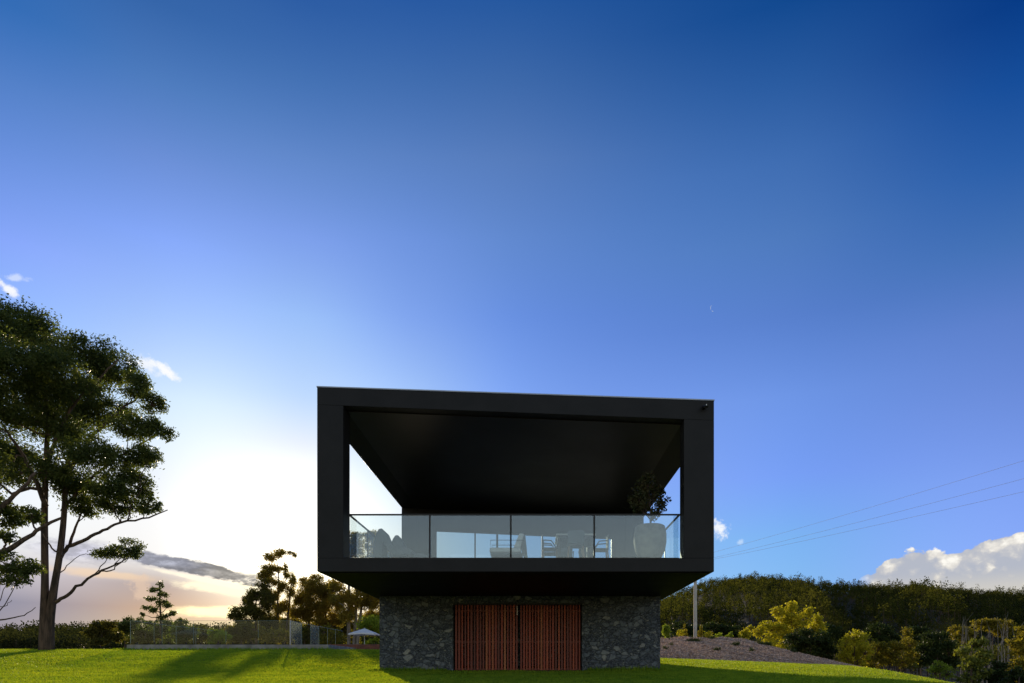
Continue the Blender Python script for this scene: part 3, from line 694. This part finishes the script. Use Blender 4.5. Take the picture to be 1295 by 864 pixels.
# stone base
DX0, DX1, DZT, DZB, SY = -2.918, 1.745, 2.374, -.075, 24.6
S = MB()
S.hexa(-5.578, DX0, SY, 33, -1.0, 2.634); S.hexa(DX1, 4.577, SY, 33, -1.0, 2.634)
S.hexa(DX0, DX1, SY, 33, DZT, 2.634); S.hexa(DX0, DX1, 27.5, 33, -1.0, DZT-.003)
S.build('stone_wall', M['stone'], H)
S = MB(); S.hexa(DX0+.12, DX1-.01, SY-.12, SY+.5, -.25, DZB); S.build('door_sill', M['concrete'], H, bevel=.01)
S = MB(); S.hexa(DX0+.003, DX1-.003, SY+.5, 27.49, -.25, DZB-.01); S.build('storeroom_floor', M['concrete'], H)
def screen(x0, x1, y, nm='sliding_screen'):
    S = MB(); n = int(round((x1-x0)/.108)); p = (x1-x0)/n
    for i in range(n):
        w = p*random.choice([.52,.6,.66,.72]); xx = x0 + i*p + (p-w)/2 + random.uniform(-.006,.006)
        S.hexa(xx, xx+w, y, y+.045, DZB+.03, DZT-.05-.02*random.random())
    o = S.build(nm, M['slat'], H, bevel=.004, segs=1)
    F = MB()
    for z in (DZB+.02, .95, DZT-.30): F.hexa(x0, x1, y+.055, y+.095, z, z+.07, tint=.05)
    F.build('rail', M['slat'], o)
    return o
o1 = screen(DX0+.05, -.555, SY+.08); o2 = screen(-.515, DX1-.03, SY+.14)
h = MB(); h.tube([(-.60, SY+.06, DZT-.42), (-.60, SY+.06, DZT-.10)], .018, 8); h.build('handle', M['steel'], o1)
S = MB(); S.hexa(DX0+.003, DX1-.003, SY+.05, SY+.22, DZT-.045, DZT-.004); S.build('door_track', M['black'], H)
# balustrade
YR, ZR = 19.3, 4.376
B = MB(); B.hexa(XLi-.05, XRi+.05, YR-.02, YR+.03, ZR-.02, ZR+.02)
B.hexa(XLi-.05, XLi-.01, YR+.03, 30.5, ZR-.02, ZR+.02); B.hexa(XRi+.01, XRi+.05, YR+.03, 30.5, ZR-.02, ZR+.02)
B.build('handrail', M['black'], H)
px_ = [XLi-.02, -2.951, -.651, 1.717, XRi+.02]
for x in px_[1:-1]:
    q = MB(); q.hexa(x-.022, x+.022, YR-.012, YR+.022, 3.142, ZR-.021); q.build('post', M['black'], H)
for a_, b_ in zip(px_[:-1], px_[1:]):
    q = MB(); q.hexa(a_+.026, b_-.026, YR, YR+.012, 3.16, ZR-.021); q.build('glass_panel', M['glass'], H)
for xx in (XLi-.035, XRi+.025):
    for a_, b_ in ((YR+.04, 21.45), (21.5, 24.1), (24.15, 27.2), (27.25, 30.45)):
        q = MB(); q.hexa(xx, xx+.010, a_, b_, 3.16, ZR-.021); q.build('glass_panel', M['sglass'], H)
    q = MB(); q.hexa(xx-.008, xx+.02, 21.452, 21.498, 3.142, ZR-.021); q.build('post', M['black'], H)
# small security light top right of the fascia
lx, lz = 4.66, (HY-515.5)*YF/K
q = MB(); q.hexa(lx-.06, lx+.02, YF-.10, YF-.003, lz-.05, lz+.03); q.tube([(lx-.05,YF-.12,lz-.02),(lx-.02,YF-.2,lz-.06)], .035, 10); q.tube([(lx+.03,YF-.12,lz-.02),(lx+.04,YF-.2,lz-.06)], .035, 10)
fl = q.build('security_light', M['black'], H); q = MB(); q.hexa(lx+.03, lx+.055, YF-.09, YF-.02, lz, lz+.06); q.build('sensor', M['white'], fl)

# ------------------------------------------------------------------ terrace furniture
ZF = 3.14
def lounge(dx, D, lb):
    root = empty('lounge_chair', (-4.5+dx, D, ZF), lb, 'chair', 'sculpted grey lounge chairs')
    DD = 20.5
    prof = [(476,714.3),(476.3,700),(477.5,688),(480,678),(483.5,672.5),(487,672),(490,675),(493,682),(497,690),(502,694.5),(510,696),(519,696),(524,698),(524.5,702),(521,704.5),(508,705),(500,704),(494.5,700),(491,694),(489,689),(488,692),(487.5,714.3)]
    poly = [((x-CX)*DD/K+dx, (HY-y)*DD/K) for x, y in prof]
    S = MB(); S.extrude(poly, D-.36, D+.36); S.build('seat_shell', M['shellgrey'], root, bevel=.035, smooth_=False, segs=3)
    xl = (519-CX)*DD/K+dx
    for yy in (-.28, .28):
        q = MB(); q.tube([(xl, D+yy, ZF), (xl-.05, D+yy, ZF+.3)], .018, 8); q.build('leg', M['black'], root)
lounge(0, 20.4, 'nearer grey sculpted lounge chair at the left end of the terrace glass')
lounge(.27, 21.4, 'farther grey sculpted lounge chair, partly hidden behind the nearer one')
# white armchair, facing left
def armchair():
    DD = 20.3; X = lambda px: (px-CX)*DD/K; Z = lambda py: (HY-py)*DD/K
    root = empty('armchair', (X(640), DD, ZF), 'white cushioned armchair with a thin metal frame in the middle of the terrace', 'chair')
    q = MB(); q.hexa(X(620), X(659), DD-.35, DD+.35, Z(701), Z(695)); q.build('seat_cushion', M['white'], root, bevel=.05, segs=3)
    q = MB(); q.extrude([(X(650),Z(694.5)),(X(657),Z(677)),(X(663),Z(677.5)),(X(659),Z(695))], DD-.33, DD+.33); q.build('back_cushion', M['white'], root, bevel=.045, segs=3)
    q = MB(); q.extrude([(X(659.5),Z(696)),(X(663.4),Z(679)),(X(664.5),Z(679)),(X(668),Z(713)),(X(666),Z(713))], DD-.33, DD+.33); q.build('canvas_back', M['canvas'], root)
    for yy in (-.4, .4):
        q = MB(); q.tube([(X(621.5),DD+yy,ZF),(X(621.5),DD+yy,Z(686.4)),(X(662),DD+yy,Z(686.4)),(X(667),DD+yy,ZF)], .011, 6); q.build('side_frame', M['black'], root)
    q = MB(); q.hexa(X(621), X(661), DD-.34, DD+.34, Z(703.5), Z(701.3)); q.build('seat_frame', M['canvas'], root)
armchair()
# dining table and chairs
def table():
    DD = 20.4; X = lambda px: (px-CX)*DD/K
    root = empty('dining_table', (X(727), DD+.3, ZF), 'pale-topped dining table among the dark chairs on the terrace', 'table')
    q = MB(); q.hexa(X(703), X(752), DD-.35, DD+1.2, ZF+.80, ZF+.85); q.build('tabletop', M['tabletop'], root, bevel=.008)
    q = MB(); q.hexa(X(705), X(750), DD-.3, DD+1.15, ZF+.71, ZF+.797); q.build('apron', M['darkwood'], root)
    for px in (707, 748):
        for yy in (-.28, 1.08):
            q = MB(); q.hexa(X(px)-.05, X(px)+.05, DD+yy-.0, DD+yy+.08, ZF, ZF+.708); q.build('leg', M['darkwood'], root)
table()
def dchair():
    root = empty('dining_chair', (0,0,0), 'dark dining chair', 'chair', 'dark dining chairs round the table')
    q = MB(); q.hexa(-.24,.24,-.24,.24,.43,.48); q.build('seat', M['darkwood'], root, bevel=.015)
    q = MB(); q.extrude([(-.23,.50),(.23,.50),(.25,.84),(.18,.88),(-.18,.88),(-.25,.84)], .20,.235); q.build('backrest', M['canvas'], root)
    for sx in (-1,1):
        for sy in (-1,1):
            q = MB(); q.tube([(sx*.24,sy*.24,0),(sx*.20,sy*.20,.43)], .022, 7); q.build('leg', M['timber'], root)
        q = MB(); q.tube([(sx*.25,.22,.70),(sx*.26,-.05,.68),(sx*.24,-.2,.46)], .018, 7); q.build('armrest', M['darkwood'], root)
    return root
def copy_tree(o, parent=None):
    c = o.copy(); col.objects.link(c); c.parent = parent
    for ch in [x for x in bpy.data.objects if x.parent == o and x != c]: copy_tree(ch, c)
    return c
proto = dchair()
for i, (px, D, rz, lb) in enumerate([
   (728, 19.95, 180, 'dark dining chair with its back to the glass, in front of the table middle'),
   (695, 20.5, 90, 'dark dining chair at the left end of the table, nearer the glass'),
   (696, 21.3, 90, 'dark dining chair at the left end of the table, farther from the glass'),
   (759, 20.6, -90, 'dark dining chair at the right end of the table, right of the glass post'),
   (715, 22.2, 0, 'dark dining chair on the far side of the table, left one'),
   (742, 22.2, 0, 'dark dining chair on the far side of the table, right one')]):
    o = proto if i == 0 else copy_tree(proto)
    o.location = ((px-CX)*D/K, D, ZF); o.rotation_euler = (0, 0, R(rz)); o['label'] = lb
# potted plant
DD = 19.85; cxp = (822-CX)*DD/K
root = empty('potted_plant', (cxp, DD, ZF), 'big concrete pot with a bushy brown-green plant behind the right end of the glass', 'potted plant')
zr = (HY-665)*DD/K
q = MB(); q.lathe([(.26,ZF),(.30,ZF+.03),(.43,ZF+.3),(.475,ZF+.55),(.47,ZF+.8),(.43,zr-.03),(.39,zr),(.35,zr),(.36,zr-.08)], (cxp, DD)); q.build('pot', M['pot'], root, smooth_=True)
cl = pxc([(820,612,14,10,0),(807,625,13,10,-.1),(826,628,14,11,.15),(838,634,9,7,0),(812,640,15,9,.1),(832,645,12,8,-.1),(826,655,8,6,0),(800,634,6,5,0),(821,603,8,5,0),(838,619,3,3,0),(805,640,9,6,-.2)], DD)
ptsv, tw = crown_points(cl, 900, 9, .5, .8)
q = MB(); top = at(822, 640, DD)
q.tube([(cxp,DD,zr-.06),(cxp+.03,DD,zr+.2),tuple(top)], [.03,.025,.015], 7)
for c in cl: q.tube(curve((cxp+.03,DD,zr+.15), c[:3], 5, 0, .05), np.linspace(.014,.006,5), 5, False)
for a_, b_ in tw: q.tube(curve(a_, b_, 3, 0, .05), [.006,.005,.003], 4, False)
q.build('stem', M['bark'], root)
link('foliage', fast_mesh('foliage', leaf_verts(ptsv, .12, .055), len(ptsv), 4, rng.random(len(ptsv))), M['leafpot'], root)

# ------------------------------------------------------------------ pool terrace, fence, parasol
DF = 38.0
X = lambda px, D=DF: (px-CX)*D/K
zb = (HY-815.3)*DF/K; zft = (HY-785)*DF/K
q = MB(); q.hexa(X(160), X(415), DF, DF+24, -1.5, zb); o = q.build('pool_terrace', M['concrete'], bevel=.02); tag(o, 'low grey concrete retaining wall and terrace under the glass fence', 'terrace', kind='structure')
F = empty('pool_fence', (X(260), DF, zb), 'frameless glass pool fence standing on the low concrete wall left of the house', 'fence')
fx = [163,203,243,284,325,366]
def gp(x0, y0, x1, y1, mat='pglass'):
    q = MB(); d = np.array([x1-x0, y1-y0]); L = np.hypot(*d); d /= L; nx, ny = -d[1]*.006, d[0]*.006
    a0 = np.array([x0, y0]) + d*.02; a1 = np.array([x1, y1]) - d*.02
    v = []
    for z in (zb+.06, zft):
        v += [(a0[0]-nx,a0[1]-ny,z),(a1[0]-nx,a1[1]-ny,z),(a1[0]+nx,a1[1]+ny,z),(a0[0]+nx,a0[1]+ny,z)]
    q.add(v, [(0,1,2,3),(4,5,6,7),(0,1,5,4),(1,2,6,5),(2,3,7,6),(3,0,4,7)])
    o = q.build('glass_panel', M[mat], F)
    e = MB(); e.tube([(a0[0],a0[1],zft+.008),(a1[0],a1[1],zft+.006)], .007, 5); 
    e.tube([(a0[0],a0[1],zb+.06),(a0[0],a0[1],zft)], .010, 5); e.build('edge', M['edge'], o)
    for t in (.22, .78):
        p = a0 + (a1-a0)*t; s = MB(); s.tube([(p[0],p[1],zb),(p[0],p[1],zb+.14)], .035, 8); s.build('spigot', M['black'], F)
for a_, b_ in zip(fx[:-1], fx[1:]): gp(X(a_), DF+.12, X(b_), DF+.12)
yy = [DF+.12, 40.0, 41.6, 43.2, 45.0, 46.8, 48.6]
for i, (a_, b_) in enumerate(zip(yy[:-1], yy[1:])): gp(X(366), a_, X(366), b_, 'sheenglass' if i in (0, 2) else 'pglass')
yy = [DF+.12, 40.5, 43, 45.5, 48]
for a_, b_ in zip(yy[:-1], yy[1:]): gp(X(163), a_, X(163), b_)
q = MB(); q.tube([(X(366),DF+.12,zb),(X(366),DF+.12,zft+.02)], .035, 8); q.build('post', M['steel'], F)
# red deck right of the fence, low hedge
q = MB(); x0 = (415-CX)*44/K; q.hexa(x0, -8.2, 44, 62, -1.5, (HY-815)*44/K); o = q.build('timber_deck', M['reddeck'], bevel=.02); tag(o, 'reddish brown timber deck edge between the glass fence and the house', 'deck')
q = empty('low_hedge', (X(392,39.0), 39.2, zg(X(392,39),39.2)), 'low dark hedge strip between the fence corner and the red deck', 'hedge')
pp = np.stack([X(368,39.2)+rng.random(9000)*2.4, 38.95+.5*rng.random(9000), .75+ .48*rng.random(9000)], -1)
link('foliage', fast_mesh('foliage', leaf_verts(pp, .09, .05), len(pp), 4, rng.random(len(pp))), M['leafdark'], q)
# parasol
DP = 60.0; x = (461-CX)*DP/K; zd = (HY-815)*44/K; zt_ = (HY-794.8)*DP/K; ze = (HY-802)*DP/K
U = empty('parasol', (x, DP, zd), 'open white square parasol on the deck behind the pool fence', 'parasol')
q = MB(); q.tube([(x,DP,zd),(x,DP,zt_+.05)], .03, 8); q.build('pole', M['steel'], U)
q = MB(); w = 1.13
ring = [(x-w,DP-w,ze),(x,DP-w*1.0,ze+.07),(x+w,DP-w,ze),(x+w,DP,ze+.07),(x+w,DP+w,ze),(x,DP+w,ze+.07),(x-w,DP+w,ze),(x-w,DP,ze+.07)]
v = ring + [(x,DP,zt_)] + [(a,b,c-.12) for a,b,c in ring]
f = [(i,(i+1)%8,8) for i in range(8)] + [(i,(i+1)%8,9+(i+1)%8,9+i) for i in range(8)]
q.add(v, f); q.build('canopy', M['parasol'], U)
q = MB(); q.lathe([(.3,zd),(.3,zd+.06),(.06,zd+.12)], (x,DP),16); q.build('base', M['black'], U)
# spiky plant beside it
D = 58; x = (472-CX)*D/K
A = empty('agave_plant', (x, D, zd), 'dark spiky plant right of the white parasol', 'plant')
q = MB()
for i in range(46):
    t = random.random()*6.28; e = random.uniform(.2, 1.35); L = random.uniform(.5,.85)
    d = np.array([math.cos(t)*math.cos(e), math.sin(t)*math.cos(e), math.sin(e)])
    q.tube([np.array([x,D,zd+.05]), np.array([x,D,zd+.1])+d*L*.5, np.array([x,D,zd+.05])+d*L], [.05,.04,.005], 4)
q.build('leaf_rosette', M['tuft'], A)

# ------------------------------------------------------------------ power line
def pole(x, D, z0, ztop, lb, r=.15):
    U = empty('power_pole', (x, D, z0), lb, 'power pole', 'power poles carrying the wires')
    q = MB(); q.tube([(x,D,z0-.3),(x,D,ztop)], [r,r*.8], 14); q.build('shaft', M['pole'], U)
    q = MB(); q.hexa(x-.06,x+.06,D-.7,D+.7,ztop-.5,ztop-.38); q.build('crossarm', M['timber'], U)
    for k in (-.6, 0, .6):
        q = MB(); q.tube([(x,D+k,ztop-.38),(x,D+k,ztop-.2)], [.05,.03], 8); q.build('insulator', M['white'], U)
xp = (879.3-CX)*56/K
pole(xp, 56, float(zm(xp, 56))-.02, 9.8, 'pale concrete power pole on the mulch bank, right of the house', .148)
pole(26.9, 25, float(zg(26.9, 25)), 10.6, 'pale power pole outside the right edge')
for ya, yb in ((705,487),(711,522),(711.5,549)):
    a_ = at(879, ya, 56); b_ = at(1600, yb, 25)
    q = MB(); t = np.linspace(0,1,40)[:,None]; p = a_ + (b_-a_)*t; p[:,2] -= .35*4*(t[:,0]*(1-t[:,0]))*.5
    if ya == 711.5: p[:,1] += .3
    q.tube(p, .0075, 5); o = q.build('power_wire', M['wire'])
    tag(o, {705:'topmost of the thin power wires rising to the right',711:'middle one of the thin power wires rising to the right',711.5:'lowest of the thin power wires rising to the right'}[ya], 'wire', 'power wires')

# faint crescent moon, far away
m, nt, out = newmat('moonlight'); em = nt.nodes.new('ShaderNodeEmission'); em.inputs[0].default_value = (.75,.85,1,1); em.inputs[1].default_value = .62
nt.links.new(em.outputs[0], out.inputs[0])
DM = 3000.; c = at(902.5, 389.5, DM); r = 4.2*DM/K; q = MB(); v = []
n_ = 14
for i in range(n_+1):
    t = R(125) + R(140)*i/n_; v.append((c[0]+r*math.cos(t), DM, c[2]+r*math.sin(t)))
    w = .22*math.sin(math.pi*i/n_) + .005; v.append((c[0]+r*(1-w)*math.cos(t), DM+5, c[2]+r*(1-w)*math.sin(t)))
q.add(v, [(2*i,2*i+1,2*i+3,2*i+2) for i in range(n_)]); o = q.build('moon', m); tag(o, 'tiny faint crescent moon in the blue above the right side of the house', 'moon')

# ------------------------------------------------------------------ world
SUN_AZ, SUN_EL = -18.6, 11.0
w = bpy.data.worlds.new('World'); sc.world = w; w.use_nodes = True; nt = w.node_tree
bg = nt.nodes['Background']; bg.inputs[1].default_value = .1
sky = nt.nodes.new('ShaderNodeTexSky'); sky.sky_type = 'NISHITA'; sky.sun_disc = False
sky.sun_elevation = R(SUN_EL); sky.sun_rotation = R(SUN_AZ); sky.air_density = 1; sky.dust_density = 1; sky.ozone_density = 1
tc = nt.nodes.new('ShaderNodeTexCoord'); sp = nt.nodes.new('ShaderNodeSeparateXYZ'); nt.links.new(tc.outputs['Generated'], sp.inputs[0])
dx, dy, dz = (N(nt, sp.outputs[i]) for i in range(3))
AZ = dx._m('ARCTAN2', dy)*57.29578; EL = dz._m('ARCSINE')*57.29578
def azel(px, py):
    x, z = (px-CX)/K, (HY-py)/K
    return math.degrees(math.atan2(x, 1)), math.degrees(math.atan2(z, math.hypot(x, 1)))
#SKYTABLE
SKY = [(0, [(0, (53.5, 108.5, 176)),(100, (83.0625, 128.688, 199.75)),(200, (107.625, 146.875, 223.5)),(300, (135, 168, 250)),(400, (150, 190, 255)),(500, (190, 220, 255)),(600, (235, 245, 255)),(680, (235, 238, 240)),(720, (200, 195, 205)),(760, (150, 148, 165)),(800, (165, 155, 160))], [(0.2244, 0.2594, 0.3092),(0.2537, 0.3024, 0.3687),(0.3158, 0.3619, 0.418),(0.4119, 0.4483, 0.4853),(0.5544, 0.5714, 0.5755),(0.7567, 0.7418, 0.687),(1.0505, 0.987, 0.8284),(1.4122, 1.2538, 0.9239),(1.6785, 1.4232, 0.944),(2.0538, 1.622, 0.9146),(2.5943, 1.8119, 0.796)]),(200, [(0, (53.5, 101.5, 169)),(100, (78.0625, 123.688, 189.75)),(200, (107.625, 143.875, 215.5)),(300, (135, 170, 250)),(400, (165, 198, 255)),(500, (212, 234, 255)),(600, (242, 248, 255)),(650, (1.0, 1.0, 1.0)),(700, (1.0, 0.98, 0.95)),(740, (190, 172, 165)),(770, (215, 180, 150)),(800, (230, 205, 165))], [(0.2081, 0.2528, 0.3226),(0.2592, 0.3009, 0.3643),(0.3444, 0.3753, 0.4236),(0.4896, 0.4971, 0.5124),(0.7472, 0.7057, 0.6517),(1.1978, 1.0584, 0.8668),(1.9058, 1.5963, 1.1588),(2.3536, 1.9233, 1.3075),(2.8872, 2.289, 1.4279),(3.441, 2.6257, 1.4748),(4.0093, 2.9171, 1.4542),(4.8125, 3.2338, 1.3459)]),(385, [(0, (45.5, 93.5, 164)),(100, (68.0625, 113.688, 179.75)),(200, (97.625, 136.875, 203.5)),(300, (125, 160, 235)),(400, (155, 192, 250)),(500, (192, 219, 255)),(560, (235, 243, 255)),(600, (1.15, 1.15, 1.12)),(680, (1.8, 1.75, 1.6)),(715, (3, 2.8, 2.2)),(760, (1.6, 1.35, 0.95)),(800, (1.2, 0.95, 0.6))], [(0.193, 0.2376, 0.3077),(0.2416, 0.283, 0.3477),(0.3264, 0.3571, 0.4065),(0.4839, 0.4876, 0.5008),(0.8023, 0.7409, 0.6662),(1.4751, 1.2563, 0.9728),(2.1646, 1.7719, 1.2591),(2.7561, 2.2066, 1.4865),(4.129, 3.177, 1.9227),(4.7759, 3.5982, 2.0477),(5.7649, 4.154, 2.0893),(7.1353, 4.7252, 1.9363)]),(520, [(0, (41.5, 90.5, 162)),(100, (64.0625, 108.688, 174.75)),(200, (90.625, 129.875, 195.5)),(300, (110, 148, 222)),(400, (128, 165, 238)),(500, (165, 199, 252)),(600, (208, 228, 255)),(680, (0.95, 0.97, 0.97)),(760, (0.95, 0.92, 0.8)),(800, (0.85, 0.78, 0.6))], [(0.175, 0.2212, 0.2932),(0.2144, 0.2589, 0.3283),(0.281, 0.3195, 0.3789),(0.3995, 0.4209, 0.4565),(0.6262, 0.6064, 0.5847),(1.0717, 0.9574, 0.804),(1.8868, 1.5769, 1.1529),(2.8095, 2.2472, 1.4639),(4.0977, 3.0476, 1.6218),(5.2356, 3.5506, 1.5154)]),(650, [(0, (38.5, 88.5, 159)),(100, (61.0625, 104.688, 169.75)),(200, (85.625, 123.875, 187.5)),(300, (97, 137, 207)),(400, (105, 145, 225)),(500, (128, 167, 244)),(600, (158, 193, 251)),(680, (170, 205, 245)),(760, (190, 210, 235)),(800, (195, 210, 225))], [(0.1568, 0.2049, 0.2789),(0.1861, 0.2342, 0.3083),(0.2328, 0.2796, 0.3495),(0.3087, 0.3493, 0.4082),(0.4362, 0.461, 0.4948),(0.6535, 0.6452, 0.6244),(1.0086, 0.9361, 0.8044),(1.4374, 1.2709, 0.9671),(2.178, 1.7552, 1.0515),(2.8689, 2.061, 0.9569)]),(1000, [(0, (18.5, 73.5, 144)),(100, (41.0625, 90.6875, 159.75)),(200, (62.625, 108.875, 177.5)),(300, (78, 122, 190)),(400, (88, 128, 205)),(500, (110, 150, 230)),(600, (120, 160, 245)),(680, (125, 180, 242)),(760, (140, 190, 235)),(800, (140, 190, 235))], [(0.12, 0.1709, 0.2461),(0.1328, 0.1862, 0.2649),(0.1515, 0.2089, 0.2906),(0.1768, 0.2393, 0.3234),(0.2126, 0.2816, 0.3663),(0.2653, 0.3423, 0.4225),(0.3502, 0.4347, 0.493),(0.4679, 0.5493, 0.5487),(0.6928, 0.7073, 0.5316),(0.8623, 0.7454, 0.4203)]),(1290, [(0, (8, 60, 134)),(100, (22, 77, 153)),(200, (42, 94, 168)),(300, (66, 112, 181)),(400, (92, 128, 203)),(500, (108, 142, 220)),(600, (125, 160, 240)),(680, (135, 170, 248)),(760, (150, 180, 245)),(800, (150, 180, 245))], [(0.1049, 0.1565, 0.2267),(0.1144, 0.1687, 0.2444),(0.1274, 0.1867, 0.2657),(0.1447, 0.2094, 0.2916),(0.1689, 0.241, 0.3244),(0.2052, 0.2864, 0.3656),(0.2644, 0.355, 0.413),(0.3457, 0.4353, 0.4403),(0.4854, 0.5222, 0.392),(0.5564, 0.5062, 0.2911)])]
BACKCORR = (0.52, 0.44, 0.42)
CLOUDS = [(290, 745, 60, 7, -4, (1.3, 1.15, 0.8), 0.9, 0.9, 0.8), (285, 774, 62, 7, 2, (1.6, 1.35, 0.75), 1, 0.9, 0.6), (130, 726, 60, 5, -3, (1.0, 0.72, 0.45), 0.6, 1.2, 0.8), (178, 742, 12, 14, 0, (0.85, 0.62, 0.45), 0.6, 0.9, 1.2, True), (262, 722, 75, 7, -9, (0.17, 0.17, 0.18), 0.95, 0.6, 1.3), (215, 712, 50, 7, -12, (0.22, 0.22, 0.25), 0.9, 0.6, 1.3), (300, 728, 40, 6, -2, (0.3, 0.28, 0.25), 0.7, 0.9, 1.2), (190, 706, 40, 6, -6, (0.3, 0.31, 0.37), 0.8, 0.8, 1.2), (105, 697, 55, 13, -3, (0.36, 0.36, 0.45), 0.8, 1.2, 0.9), (265, 735, 60, 3, -10, (1.2, 1.1, 0.85), 0.8, 0.8, 0.7), (8, 363, 14, 5, -30, (1, 1, 1), 0.9, 1.4, 1.6, True), (18, 352, 14, 3, 10, (0.9, 0.95, 1), 0.5, 1.4, 1.6, True), (188, 462, 18, 7, -10, (1, 1, 1), 0.75, 1.6, 1.6, True), (208, 468, 16, 5, -25, (1, 1, 1), 0.95, 1.4, 1.4, True), (911, 670, 8, 8, 0, (0.95, 0.97, 1), 0.95, 1.3, 1.7, True), (935, 686, 4, 2.5, 10, (0.8, 0.9, 1), 0.45, 1.5, 1.6, True)]
#ENDSKY
def lin(c):
    c = np.array(c, float)/255; return np.where(c <= .04045, c/12.92, ((c+.055)/1.055)**2.4)
cols = []
for px, rows, nis in SKY:
    a = azel(px, 400)[0]
    els = []; vals = []
    for (py, c), nv in sorted(zip(rows, nis), key=lambda t: -t[0][0]):
        tgt = lin(c) if max(c) > 6 else np.array(c, float)
        els.append(azel(px, py)[1]); vals.append(np.minimum(tgt/np.array(nv), 4)/4)
    cols.append((a, EL.crv(els, vals)))
corr = cols[0][1]
for (a0, c0), (a1, c1) in zip(cols[:-1], cols[1:]):
    n = nt.nodes.new('ShaderNodeMapRange'); nt.links.new(AZ.s, n.inputs[0]); n.inputs[1].default_value = a0; n.inputs[2].default_value = a1
    lt = N(nt, n.outputs[0])
    corr = mixc(nt, lt*.4 + lt.ramp(0, 1)*.6, corr, c1)
back = dy.ramp(.35, -.1)
corr = mixc(nt, back, corr, BACKCORR)
col_ = mixc(nt, 1.0, N(nt, sky.outputs[0]), corr, 'MULTIPLY')
col_ = mixc(nt, 1.0, col_, (4,4,4), 'MULTIPLY')
# clouds: noise in direction space
gv = tc.outputs['Generated']
mp = nt.nodes.new('ShaderNodeMapping'); mp.inputs['Scale'].default_value = (1,1,2.6); nt.links.new(gv, mp.inputs[0])
nzA = noise(nt, mp.outputs[0], 16, 8, .62); nzB = noise(nt, mp.outputs[0], 48, 6, .65)
W = (nzA-.5)*1.3 + (nzB-.5)*.9
nzS = noise(nt, gv, 60, 6, .65)
def blob(px, py, rx, ry, rot, colr, op=1., soft=.5, nz=1.0, fine=False):
    global col_
    a, e = azel(px, py); a1 = azel(px+rx, py)[0]-azel(px-rx, py)[0]; e1 = azel(px, py-ry)[1]-azel(px, py+ry)[1]
    u = AZ - a; v = EL - e; ct, st_ = math.cos(R(rot)), math.sin(R(rot))
    uu = (u*ct + v*st_)/(a1/2); vv = (v*ct - u*st_)/(e1/2)
    d = (uu*uu + vv*vv).sqrt() + ((nzS-.5)*3.2*nz if fine else W*nz*1.6)
    m = d.ramp(1+soft*.5, 1-soft*.5)*op*dy.ramp(0, .2)
    cl_col = tuple(10*q for q in colr)
    if max(colr) < .5: cl_col = mixc(nt, nzB.ramp(.38,.68), cl_col, tuple(10*q*1.9 for q in colr))
    col_ = mixc(nt, m, col_, cl_col)
for args in CLOUDS: blob(*args)
# cumulus bank on the right
xs_ = [1080,1095,1110,1130,1150,1165,1180,1200,1230,1260,1280,1295,1350,1500]; ys_ = [737,722,712,702,696,691,696,698,684,677,674,668,650,640]
azs = [azel(x, y)[0] for x, y in zip(xs_, ys_)]; els = [(azel(x, y)[1]+.12)/20 for x, y in zip(xs_, ys_)]
topv = AZ.crv(azs, els)*20
mp2 = nt.nodes.new('ShaderNodeMapping'); mp2.inputs['Scale'].default_value = (1,1,1.25); nt.links.new(gv, mp2.inputs[0])
wv = noise(nt, mp2.outputs[0], 34, 6, .6, out=1)
vma = nt.nodes.new('ShaderNodeVectorMath'); vma.operation = 'MULTIPLY_ADD'; nt.links.new(wv.s, vma.inputs[0]); vma.inputs[1].default_value = (.018,)*3; nt.links.new(mp2.outputs[0], vma.inputs[2])
vo = nt.nodes.new('ShaderNodeTexVoronoi'); vo.feature = 'SMOOTH_F1'; vo.inputs['Scale'].default_value = 42; vo.inputs['Detail'].default_value = 2.5; vo.inputs['Smoothness'].default_value = .35
nt.links.new(vma.outputs[0], vo.inputs['Vector'])
bil = N(nt, vo.outputs[0]); nzC = noise(nt, vma.outputs[0], 22, 7, .6)
dep = topv - EL + (.60 - bil)*.95 + (nzC-.5)*1.0                      # degrees below the cloud's top edge
mask = dep.ramp(0, .16)*AZ.ramp(azel(1086,730)[0]-.4, azel(1110,730)[0])*dy.ramp(0,.2)*AZ.ramp(60, 48)
lit = ((.52-bil)*1.5 + (nzC-.5)*3.0 + dep.ramp(2.4, .1)*.5 + .40)
cc = lit.crv([0,.35,.7,1], [(4.6,4.9,5.7),(5.4,5.5,5.9),(7.8,7.5,7.0),(10,9.7,9.0)])
cc = mixc(nt, EL.ramp(7.2,5.4)*.45, cc, (8.2,7.4,5.6))
col_ = mixc(nt, mask, col_, cc)
nt.links.new(col_.s, bg.inputs[0])

# sun
sl = bpy.data.lights.new('sun', 'SUN'); sl.energy = 5.0; sl.angle = R(.6); sl.color = (1, .80, .52)
so = bpy.data.objects.new('sun', sl); col.objects.link(so)
a, e = R(SUN_AZ), R(SUN_EL)
from mathutils import Vector
sd = Vector((math.sin(a)*math.cos(e), math.cos(a)*math.cos(e), math.sin(e)))
so.rotation_euler = sd.to_track_quat('Z', 'Y').to_euler(); so.location = (-40, 100, 60)

# camera
c = bpy.data.cameras.new('camera'); co = bpy.data.objects.new('camera', c); col.objects.link(co); sc.camera = co
co.location = (0, 0, 0); co.rotation_euler = (math.pi/2, 0, 0)
c.sensor_width = 36; c.lens = 36*K/1295; c.shift_x = -(CX-647.5)/1295; c.shift_y = (HY-432)/1295
c.clip_start = .1; c.clip_end = 8000
sc.render.engine = 'CYCLES'; sc.cycles.max_bounces = 8; sc.cycles.transparent_max_bounces = 16; sc.cycles.use_denoising = True
sc.cycles.sample_clamp_indirect = 6
vs = sc.view_settings; vs.view_transform = 'Standard'; vs.look = 'None'; vs.exposure = 0; vs.gamma = 1; vs.use_curve_mapping = False
